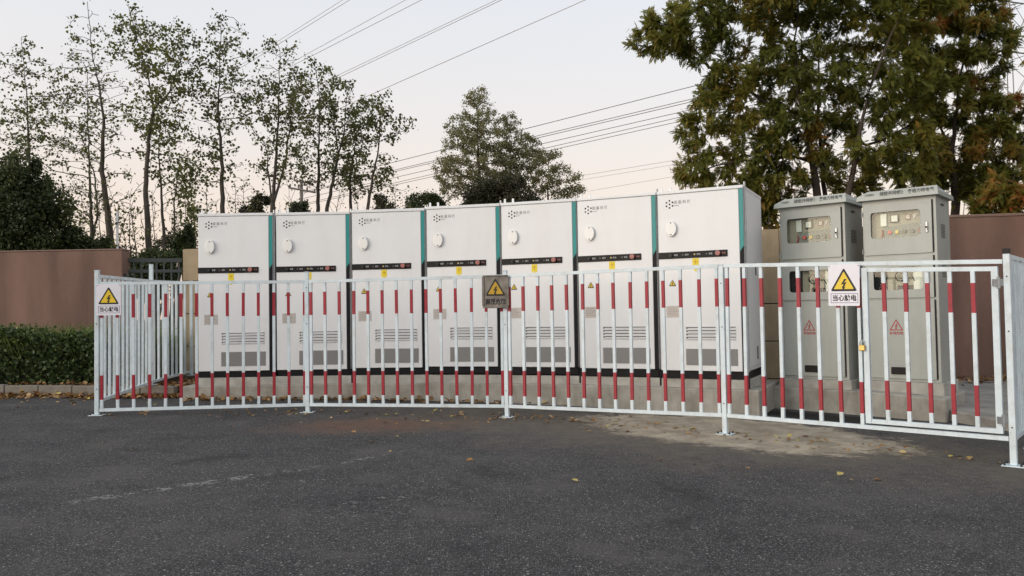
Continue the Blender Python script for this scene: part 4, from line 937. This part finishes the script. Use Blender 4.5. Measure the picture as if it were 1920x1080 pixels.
TW = [(92, 24, 150, 'behind the dark evergreen, far left'), (128, 25, 185, 'a little right of the dark evergreen'), (188, 22, 160, 'close against the crooked poplar'), (205, 27, 200, 'between the crooked poplar and the white lamp pole'),
      (256, 23, 175, 'left of the forked poplar'), (298, 26, 190, 'right of the forked poplar'), (366, 22, 150, 'at the left edge of the first cabinet'), (438, 25, 165, 'right of the straight poplar'), (552, 29, 150, 'behind the utility pole'), (640, 28, 140, 'behind the third cabinet')]
for px, Y, ht, lab in TW:
    poplar('thin leafless thicket of twigs '+lab, Y, [[(px, 560), (px+RNG.uniform(-8, 8), 470), (px+RNG.uniform(-14, 14), 470-ht*.5)], [(px, 560), (px+22, 440), (px+34, 470-ht*.35)], [(px, 560), (px-20, 450), (px-34, 470-ht*.3)]],
           [(px, 420, 48, 60, 70), (px, 380, 40, 50, 50)], 40, .035, group='twig thickets beyond the wall', name='twig_thicket', clump=2, tip=.0075, dens=2.4)

def bush(name, label, px, py, rx, ry, Y, n, leaf, lsize, group=None, cat='bush', lumps=16, z_to=None, flat=.7):
    """lumpy crown of leaf clumps on a few stems"""
    c = at(px, py, Y); k = Y/FPX; g = gz(c[0], c[1])
    t = empty(name, (c[0], c[1], g), 0, label=label, cat=cat, group=group)
    base = np.array([c[0], c[1], g]); R3 = np.array([rx*k, rx*k*flat, ry*k])
    L_ = RNG.normal(size=(lumps, 3)); L_ /= np.linalg.norm(L_, axis=1)[:, None]; L_ *= RNG.uniform(.3, .92, (lumps, 1)); L_[:, 2] = np.where(L_[:, 2] > 0, L_[:, 2]*.9, L_[:, 2])
    cen = c+L_*R3
    w = RNG.integers(0, lumps, n); v = RNG.normal(size=(n, 3)); v /= np.linalg.norm(v, axis=1)[:, None]
    rad = np.where(RNG.uniform(size=n) < .13, RNG.uniform(.9, 1.75, n), RNG.uniform(.0, 1, n)**.38)
    P = cen[w]+v*rad[:, None]*R3*(RNG.uniform(.14, .40, lumps)*(.75 if lumps > 40 else 1))[w][:, None]
    zmin = g+.1; P[:, 2] = np.maximum(P[:, 2], zmin+RNG.uniform(0, .5, n))
    tint = np.clip(RNG.normal(.4, .2, lumps)[w]+RNG.normal(size=n)*.15, 0, 1)
    A_, B_, N_ = frames(n, (0, 0, -.3))
    link('crown', scatter('crown', P-base, A_, B_, N_, RNG.uniform(.6, 1.25, n)*lsize, LEAF5_T, LEAF5_F, tint), leaf, t)
    mb = MB()
    for q_ in cen[:6]:
        e = q_-base; mb.tube([(0, 0, -.05), tuple(e*np.array([.3, .3, .45])), tuple(e)], [.05, .035, .012], 5)
    put('trunk', mb, 'bark_bush', t, smooth=True)
    return t
bush('evergreen_tree', 'dense dark evergreen tree at the left edge above the wall', 42, 405, 88, 145, 20, 27000, 'leaf_evergreen', .075, cat='tree', lumps=90)
bush('shrub', 'green shrub showing above the left wall beside the evergreen', 150, 470, 60, 45, 21, 8000, 'leaf_bush_green', .06, 'shrubs beyond the wall')
bush('shrub', 'dark shrub behind the bars of the grey gate', 285, 500, 78, 58, 19, 17000, 'leaf_bush_green', .055, 'shrubs beyond the wall')
bush('shrub', 'light green shrub between the gate and the first white cabinet', 352, 465, 30, 46, 20, 3600, 'leaf_bush_green', .06, 'shrubs beyond the wall')
bush('shrub', 'small rounded bush just above the joint of the first and second cabinets', 482, 400, 32, 48, 32, 6500, 'leaf_bush', .08, 'shrubs beyond the wall')
bush('shrub', 'low bush at the foot of the distant utility pole', 566, 400, 28, 34, 34, 5000, 'leaf_bush_green', .075, 'shrubs beyond the wall')
bush('shrub', 'grey green bush behind the third white cabinet', 712, 392, 26, 34, 36, 5000, 'leaf_bush', .08, 'shrubs beyond the wall')
bush('shrub', 'bright green dense bush between the third and fourth cabinets', 788, 388, 52, 46, 36, 14000, 'leaf_bush_green', .08, 'shrubs beyond the wall')
bush('shrub', 'broad olive brown thicket under the pointed tree', 938, 380, 75, 56, 33, 22000, 'leaf_bush', .08, 'shrubs beyond the wall', lumps=26)
bush('shrub', 'yellowing shrub right behind the last white cabinet', 1438, 400, 30, 52, 17, 1600, 'leaf_big', .10, 'shrubs beyond the wall')

bush('shrub', 'thin greyish brush low behind the trunks of the crooked poplar', 195, 470, 50, 34, 23, 1600, 'leaf_bush', .06, 'shrubs beyond the wall')
bush('shrub', 'thin greyish brush low behind the short straight poplar', 318, 462, 44, 38, 24, 1500, 'leaf_bush', .06, 'shrubs beyond the wall')
bush('shrub', 'thin brush low between the evergreen and the crooked poplar', 120, 462, 40, 30, 24, 1300, 'leaf_bush_green', .06, 'shrubs beyond the wall')

# big trees on the right: compound leaves
def pinnate():
    T, Fc = [], []
    for k in range(6):
        s_ = .22+.15*k; dz = -.10*s_*s_*2
        for sg in (1, -1):
            if k == 5 and sg == -1: continue
            b0 = len(T); ang = (.95-.08*k)*sg if k < 5 else 0; ln = .30-.02*abs(k-2)
            dx, dy = math.cos(ang), math.sin(ang); wx, wy = -dy*.19*ln/.3, dx*.19*ln/.3
            T += [(s_, 0, dz), (s_+dx*ln*.45+wx*.5, dy*ln*.45+wy*.5, dz-.02), (s_+dx*ln, dy*ln, dz-.09), (s_+dx*ln*.45-wx*.5, dy*ln*.45-wy*.5, dz-.02)]
            Fc.append((b0, b0+1, b0+2, b0+3))
    return T, Fc
PIN_T, PIN_F = pinnate()
def big_tree(label, Y, trunks, env, nleaf, r0, name='autumn_tree', seed_tint=.0, size=.175):
    roots = [dense_line(t_, Y, .30) for t_ in trunks]
    # let the side stems lean away from one plane
    for k, rt_ in enumerate(roots[1:]):
        for j, p_ in enumerate(rt_): p_[1] += (-1)**k*.05*j
    base = Vector(roots[0][0])
    pts = np.concatenate([ell(*e[:4], Y, e[4], thick=e[5] if len(e) > 5 else None) for e in env])
    N, par = colonize(roots, pts, .27, 2.4, .40, 70, grav=.05)
    r, ch = radii(N, par, .006, 2.25, r0)
    t = empty(name, base, 0, label=label, cat='tree', group='autumn trees behind the grey cabinets')
    link('trunk', wood([n_-base for n_ in N], par, r, ch), 'bark_big', t)
    ids = [i for i in range(len(N)) if ch[i] == 0 or (r[i] < .016 and i > len(roots[0]))]
    thin = np.array([N[i] for i in ids]); dirs = np.array([(N[i]-N[par[i]]).normalized() for i in ids])
    k = RNG.integers(0, len(thin), nleaf)
    P = thin[k]+RNG.normal(size=(nleaf, 3))*.06
    out = dirs[k]*.5+RNG.normal(size=(nleaf, 3))*.62+np.array([0, 0, -.2]); out /= np.linalg.norm(out, axis=1)[:, None]
    side = np.cross(out, np.array([0, 0, 1.])+RNG.normal(size=(nleaf, 3))*.35); side /= np.linalg.norm(side, axis=1)[:, None]
    # tint varies from bough to bough
    cl = np.array(pts)[RNG.integers(0, len(pts), 60)]; ct = np.clip(RNG.normal(.32+seed_tint, .26, 60), 0, 1)
    d2 = ((P[:, None, :]-cl[None])**2).sum(2); tint = np.clip(ct[d2.argmin(1)]*.7+.12+RNG.normal(size=nleaf)*.13, 0, 1)
    nn = np.cross(side, out)
    link('crown', scatter('crown', P-np.array(base), out, side, nn, RNG.uniform(.7, 1.15, nleaf)*size, PIN_T, PIN_F, tint), 'leaf_big', t)
    return t
big_tree('large autumn tree with several stems and orange tinged leaves behind the grey cabinets', 17,
         [[(1548, 560), (1532, 366), (1518, 272), (1511, 233), (1495, 175), (1491, 78), (1500, -60)],
          [(1548, 560), (1559, 366), (1555, 272), (1555, 175), (1559, 109), (1563, 20), (1580, -90)],
          [(1548, 560), (1580, 366), (1588, 272), (1608, 175), (1650, 60)],
          [(1511, 233), (1440, 190), (1380, 150), (1300, 90)], [(1518, 290), (1440, 300), (1360, 310)], [(1588, 280), (1660, 262), (1720, 230)]],
         [(1285, 65, 108, 52, 230, 1.0), (1400, 20, 120, 70, 260), (1520, -40, 170, 90, 260), (1680, 0, 120, 90, 230), (1400, 150, 105, 62, 260), (1345, 215, 78, 50, 130),
          (1500, 190, 125, 115, 330), (1345, 318, 92, 56, 230), (1430, 345, 95, 52, 210), (1510, 300, 90, 60, 170), (1445, 250, 100, 70, 170), (1640, 170, 130, 120, 300), (1600, 290, 110, 60, 150), (1690, 290, 80, 80, 150), (1640, 345, 70, 30, 60)],
         37000, .17)
big_tree('second autumn tree with yellowing leaves at the right edge', 19,
         [[(1800, 560), (1790, 380), (1785, 280), (1800, 150), (1820, 20)], [(1790, 380), (1850, 300), (1900, 240)], [(1785, 280), (1730, 200), (1700, 150)]],
         [(1790, 60, 90, 110, 230), (1845, 70, 62, 110, 160), (1760, 180, 90, 90, 200), (1855, 230, 75, 85, 220), (1800, 310, 110, 70, 240), (1900, 330, 60, 70, 140), (1850, -40, 60, 60, 80)],
         23000, .14, seed_tint=.08)
big_tree('autumn tree added beyond the right edge to shade the cabinet sides', 12.5,  # out of view, added to block skylight from the right
         [[(2180, 640), (2170, 420), (2160, 200), (2190, -60)], [(2170, 420), (2080, 300), (2000, 250)], [(2165, 300), (2260, 180), (2330, 100)]],
         [(2080, 150, 150, 150, 260), (2200, -80, 200, 150, 280), (2280, 160, 160, 170, 240), (2060, 320, 110, 80, 150), (2200, 330, 160, 80, 160)],
         14000, .15, seed_tint=.05)
big_tree('low autumn sapling above the right wall behind the corner post', 16,
         [[(1905, 560), (1905, 420), (1902, 340), (1915, 290)]], [(1880, 375, 70, 45, 130), (1960, 340, 60, 70, 100)], 3800, .06, seed_tint=.2)

# ------------------------------------------------------------------ hedge, grass, litter
def hedge():
    x0, x1, y0, y1 = -10.4, -6.02, 12.78, 13.55
    t = empty('hedge', (-8, 13.1, .25), 0, label='clipped dark green hedge behind the kerb, left of the fenced cabinets', cat='hedge')
    n = 17000; P = np.empty((n, 3)); P[:, 0] = RNG.uniform(x0, x1, n); s_ = RNG.uniform(0, 1, n)
    zt = 1.04+.05*np.sin(P[:, 0]*2.1)+.04*np.sin(P[:, 0]*5.3+1)
    front = s_ < .62
    P[:, 1] = np.where(front, y0+RNG.normal(.05, .06, n)+.04*np.sin(P[:, 0]*7)+.05*np.sin(P[:, 0]*2.3+1), RNG.uniform(y0, y1, n))
    P[:, 2] = np.where(front, RNG.uniform(.26, 1.04, n)*zt, zt-RNG.normal(.02, .06, n))
    end = s_ > .93; P[end, 0] = x1-np.abs(RNG.normal(0, .06, end.sum())); P[end, 1] = RNG.uniform(y0, y1, end.sum()); P[end, 2] = RNG.uniform(.3, 1, end.sum())
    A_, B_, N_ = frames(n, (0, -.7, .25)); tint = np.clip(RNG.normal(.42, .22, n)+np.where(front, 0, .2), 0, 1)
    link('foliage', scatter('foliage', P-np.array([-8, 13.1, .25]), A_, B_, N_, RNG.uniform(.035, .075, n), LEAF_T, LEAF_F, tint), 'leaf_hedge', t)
    mb = MB()
    for k in range(60):
        x = RNG.uniform(x0+.1, x1-.1)+8; y = RNG.uniform(-.2, .35); a_ = RNG.normal(size=2)*.1
        mb.tube([(x, y, -.05), (x+a_[0], y+a_[1]*.5, .4), (x+a_[0]*2, y+a_[1], .72)], [.012, .008, .004], 4)
    put('stem', mb, 'bark_bush', t)
    put('shade_core', MB().box(x0+8.1, x1+7.9, -.18, .40, .06, .66), 'shade_black', t)  # solid near-black box painting the shade inside the hedge
hedge()
def blades(name, n, xr, yr, zf, hr, lean=.5):
    P = np.stack([RNG.uniform(*xr, n), RNG.uniform(*yr, n), np.zeros(n)], 1); P[:, 2] = [zf(x, y) for x, y, _ in P]
    h = RNG.uniform(*hr, n)*RNG.uniform(.6, 1, n); az = RNG.uniform(0, 2*PI, n); ln = RNG.uniform(.1, lean, n)*h; w = .008
    D = np.stack([np.cos(az), np.sin(az), np.zeros(n)], 1); Sd = np.stack([-np.sin(az), np.cos(az), np.zeros(n)], 1); up = np.array([0, 0, 1.])
    V = []
    for f_, lf, ww in ((0, 0, 1), (.45, .2, .9), (.8, .62, .6), (.93, 1.1, .12)):
        c_ = P+up*(h*f_)[:, None]+D*(ln*lf)[:, None]
        V += [c_-Sd*w*ww, c_+Sd*w*ww]
    V = np.stack(V, 1).reshape(-1, 3)
    Fc = (np.array([(0, 1, 3, 2), (2, 3, 5, 4), (4, 5, 7, 6)])[None]+(np.arange(n)*8)[:, None, None]).reshape(-1, 4)
    return np_mesh(name, V, Fc, np.repeat(np.clip(RNG.normal(.45, .25, n), 0, 1), 8))
tag(link('grass', blades('grass', 9000, (-10.6, -5.95), (12.95, 14.4), lambda x, y: .30, (.65, 1.12), .8), 'leaf_grass'), kind='stuff')
def litter(name, pts, size=(.05, .10), tint=(.5, .25), flat=.35):
    P = np.array(pts); n = len(P)
    N_ = np.array([0, 0, 1.])+RNG.normal(size=(n, 3))*flat; N_ /= np.linalg.norm(N_, axis=1)[:, None]
    A_ = np.cross(N_, RNG.normal(size=(n, 3))); A_ /= np.linalg.norm(A_, axis=1)[:, None]; B_ = np.cross(N_, A_)
    T = [(0, 0, .0), (.3, .36, .16), (.7, .28, .10), (1, 0, .05), (.7, -.28, .12), (.3, -.36, .14)]
    me = scatter(name, P, A_, B_, N_, RNG.uniform(*size, n), T, [(0, 1, 2, 3), (0, 3, 4, 5)], np.clip(RNG.normal(*tint, n), 0, 1))
    return tag(link(name, me, 'leaf_dry'), kind='stuff')
pts = []
for k in range(1500):                          # drift along the kerb
    u = RNG.uniform(0, 1); p = k0+(k1-k0)*u; dd = abs(RNG.normal(0, .20))*(0.5+abs(math.sin(u*9+.5)))+.01
    if u > .78: dd *= .45
    x, y = p[0]+RNG.normal()*.05, p[1]-dd; pts.append((x, y, gz(x, y)+.008+RNG.uniform(0, .04)*math.exp(-dd*4)))
for k in range(500):                           # on the bed under the hedge
    x = RNG.uniform(-10, -5); pts.append((x, 12.75-(x+10)*.055+abs(RNG.normal())*.12, .30-(x+12)*.011+RNG.uniform(0, .05)))
for k in range(420):                           # along the foot of the foundation
    i = RNG.integers(0, 5); u = RNG.uniform(-.1, 1.15); x, y = off(i, u, .15+abs(RNG.normal())*.12); 
    if RNG.uniform() < (1, .9, .9, .5, .12)[i]: pts.append((x, y, gz(x, y)+.006+RNG.uniform(0, .02)))
for k in range(260):                           # behind the gate at the wall foot
    x = RNG.uniform(6.3, 8.6); y = 12.75-abs(RNG.normal())*.35-(x-6.9)*.06; pts.append((x, y, gz(x, y)+.13+.03*(y-9)+RNG.uniform(0, .06)))
for k in range(170):                           # inside the left fence corner
    x = RNG.uniform(-5.6, -4.8); y = RNG.uniform(12.3, 14.2); pts.append((x, y, .235+RNG.uniform(0, .03)))
litter('leaf_litter', pts)
pts = []
for cx, cy, sx, sy, n in ((-.25, 9.75, .22, .12, 14), (.32, 9.75, .25, .14, 12), (.75, 9.6, .3, .12, 10), (-1.1, 9.7, .6, .25, 12), (-5.6, 11.1, .8, .35, 22), (-6.8, 10.9, .5, .4, 8), (-2.7, 10.2, .15, .06, 4),
                          (1.5, 9.3, .5, .35, 16), (2.4, 8.4, .3, .15, 8), (3.4, 8.1, .4, .3, 6), (1.6, 6.9, .3, .2, 3), (2.3, 6.6, .4, .3, 3), (0, 8.2, 2.5, .9, 12), (-3.5, 8.6, 2, .8, 9)):
    for k in range(n): x = cx+RNG.normal()*sx; y = cy+RNG.normal()*sy; pts.append((x, y, gz(x, y)+.008))
for k in range(210):                           # small dry bits along the fence foot
    i = int(RNG.integers(0, 4)); u = RNG.uniform(); A_, B_ = POSTS[i], POSTS[i+1]; x = A_[0]+(B_[0]-A_[0])*u; y = A_[1]+(B_[1]-A_[1])*u+RNG.normal(.1, .22); pts.append((x, y, gz(x, y)+.006))
litter('scattered_leaves', pts, (.025, .075), (.62, .26), .25)

# ------------------------------------------------------------------ poles and wires
def tb(A_, B_, r): return [tuple(A_), tuple(B_)], r
Yp = 46; b0 = at(565, 440, Yp); tp = at(565, 338, Yp)
up_ = empty('utility_pole', (b0[0], b0[1], 0), 0, label='distant utility pole with two crossarms between the poplars', cat='pole')
q0 = np.array([b0[0], b0[1], 0])
put('pole', MB().tube([(0, 0, -.3), tuple(tp-q0)], [.15, .09], 8), 'pole_far', up_, smooth=True)
for (xa, ya), (xb, yb) in (((551, 338), (583, 344)), ((542, 352), (592, 361))):
    put('crossarm', MB().tube([tuple(at(xa, ya, Yp-.25)-q0), tuple(at(xb, yb, Yp-.25)-q0)], .055, 4), 'pole_far', up_)
for xa, ya in ((552, 333), (567, 335), (582, 340), (544, 347), (560, 350), (576, 354), (590, 356)):
    put('insulator', MB().tube([tuple(at(xa, ya+5, Yp-.25)-q0), tuple(at(xa, ya-2, Yp-.25)-q0)], .05, 6), 'pole_far', up_)
lp = at(220, 470, 21); lpt = at(220.5, 398, 21)
t = empty('lamp_pole', (lp[0], lp[1], 0), 0, label='thin white pole standing behind the right end of the left wall', cat='pole')
put('pole', MB().tube([(0, 0, 0), (0, 0, lpt[2])], [.045, .03], 8), 'lamp_pole', t, smooth=True)
def wire(p0, p1, Y0, Y1, sag, r, m, label, group, ext=(0, 0)):
    A_, B_ = np.array(p0, float), np.array(p1, float); A_, B_ = A_+(A_-B_)*ext[0], B_+(B_-A_)*ext[1]
    P0, P1 = at(*A_, Y0), at(*B_, Y1); pts = []
    for k in range(25):
        t_ = k/24; q_ = P0*(1-t_)+P1*t_; q_[2] -= sag*4*t_*(1-t_); pts.append(tuple(q_-P0))
    o = put('power_line', MB().tube(pts, r, 5), m, loc=tuple(P0), smooth=True)
    tag(o, label, 'power line', group)
g1, g2, g3 = 'power lines from the distant utility pole to the right', 'high power lines crossing the upper sky', 'faint far power lines low in the sky'
wire((735, 305), (1275, 168), 46, 30, .0, .017, 'wire_dark', 'highest of the dark power lines crossing behind the pointed tree', g1, (.33, .6))
wire((735, 320), (1262, 194), 46, 30, .0, .016, 'wire_dark', 'second highest dark power line behind the pointed tree, upper of a close pair', g1, (.33, .6))
wire((735, 323), (1262, 199), 46, 30, .0, .016, 'wire_dark', 'lower wire of the close pair of power lines behind the pointed tree', g1, (.33, .6))
wire((740, 333), (1290, 207), 46, 30, .0, .015, 'wire_dark', 'fourth power line from the top of the bundle behind the pointed tree', g1, (.32, .6))
wire((740, 343), (1300, 214), 46, 30, .0, .014, 'wire_dark', 'fifth power line from the top of the bundle behind the pointed tree', g1, (.32, .6))
wire((740, 347), (1300, 222), 46, 30, .0, .014, 'wire_dark', 'lowest power line of the bundle behind the pointed tree', g1, (.32, .6))
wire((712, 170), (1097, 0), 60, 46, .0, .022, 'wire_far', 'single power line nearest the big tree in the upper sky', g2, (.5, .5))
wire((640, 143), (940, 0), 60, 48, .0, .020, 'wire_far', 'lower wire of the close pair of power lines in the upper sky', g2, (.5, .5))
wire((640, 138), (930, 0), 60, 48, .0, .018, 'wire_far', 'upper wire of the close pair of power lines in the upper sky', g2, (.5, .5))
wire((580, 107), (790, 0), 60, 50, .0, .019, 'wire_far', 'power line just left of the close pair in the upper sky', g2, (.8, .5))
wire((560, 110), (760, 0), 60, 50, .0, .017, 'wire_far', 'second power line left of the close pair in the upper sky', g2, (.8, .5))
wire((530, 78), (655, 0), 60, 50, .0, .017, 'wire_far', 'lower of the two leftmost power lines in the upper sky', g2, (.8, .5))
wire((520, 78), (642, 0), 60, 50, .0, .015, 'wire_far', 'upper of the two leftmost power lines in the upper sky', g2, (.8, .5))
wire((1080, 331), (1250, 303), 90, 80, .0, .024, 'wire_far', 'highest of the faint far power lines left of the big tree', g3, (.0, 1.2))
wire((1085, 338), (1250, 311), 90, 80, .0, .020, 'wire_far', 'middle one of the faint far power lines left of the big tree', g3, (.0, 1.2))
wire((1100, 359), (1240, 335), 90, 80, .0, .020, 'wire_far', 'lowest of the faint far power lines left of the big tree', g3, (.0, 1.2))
# lattice pylon behind the right tree
Yl = 62; cb = at(1905, 450, Yl); t = empty('lattice_pylon', (cb[0], cb[1], 0), 0.3, label='steel lattice pylon partly hidden by the right tree', cat='pylon')
Ht = 34.0; lv = [(0, 3.2), (6, 2.7), (12, 2.2), (17, 1.8), (21, 1.5), (25, 1.2), (29, 1.0), (34, .8)]
for sx, sy in ((-1, -1), (1, -1), (1, 1), (-1, 1)):
    put('leg', MB().tube([(sx*w_, sy*w_, z_) for z_, w_ in lv], .05, 4), 'pylon_steel', t)
br_ = MB()
for (z0, w0), (z1, w1) in zip(lv[:-1], lv[1:]):
    cs = ((-1, -1), (1, -1), (1, 1), (-1, 1))
    for i in range(4):
        a_, b__ = cs[i], cs[(i+1) % 4]
        br_.tube([(a_[0]*w0, a_[1]*w0, z0), (b__[0]*w1, b__[1]*w1, z1)], .028, 4); br_.tube([(b__[0]*w0, b__[1]*w0, z0), (a_[0]*w1, a_[1]*w1, z1)], .028, 4)
        br_.tube([(a_[0]*w1, a_[1]*w1, z1), (b__[0]*w1, b__[1]*w1, z1)], .028, 4)
put('bracing', br_, 'pylon_steel', t)
for z_, l_ in ((21, 5.0), (25, 6.0), (29, 4.5)):
    put('crossarm', MB().tube([(-l_, 0, z_+.2), (l_, 0, z_+.2)], .06, 4).tube([(-l_, 0, z_+.2), (0, 0, z_+1.6), (l_, 0, z_+.2)], .05, 4), 'pylon_steel', t)
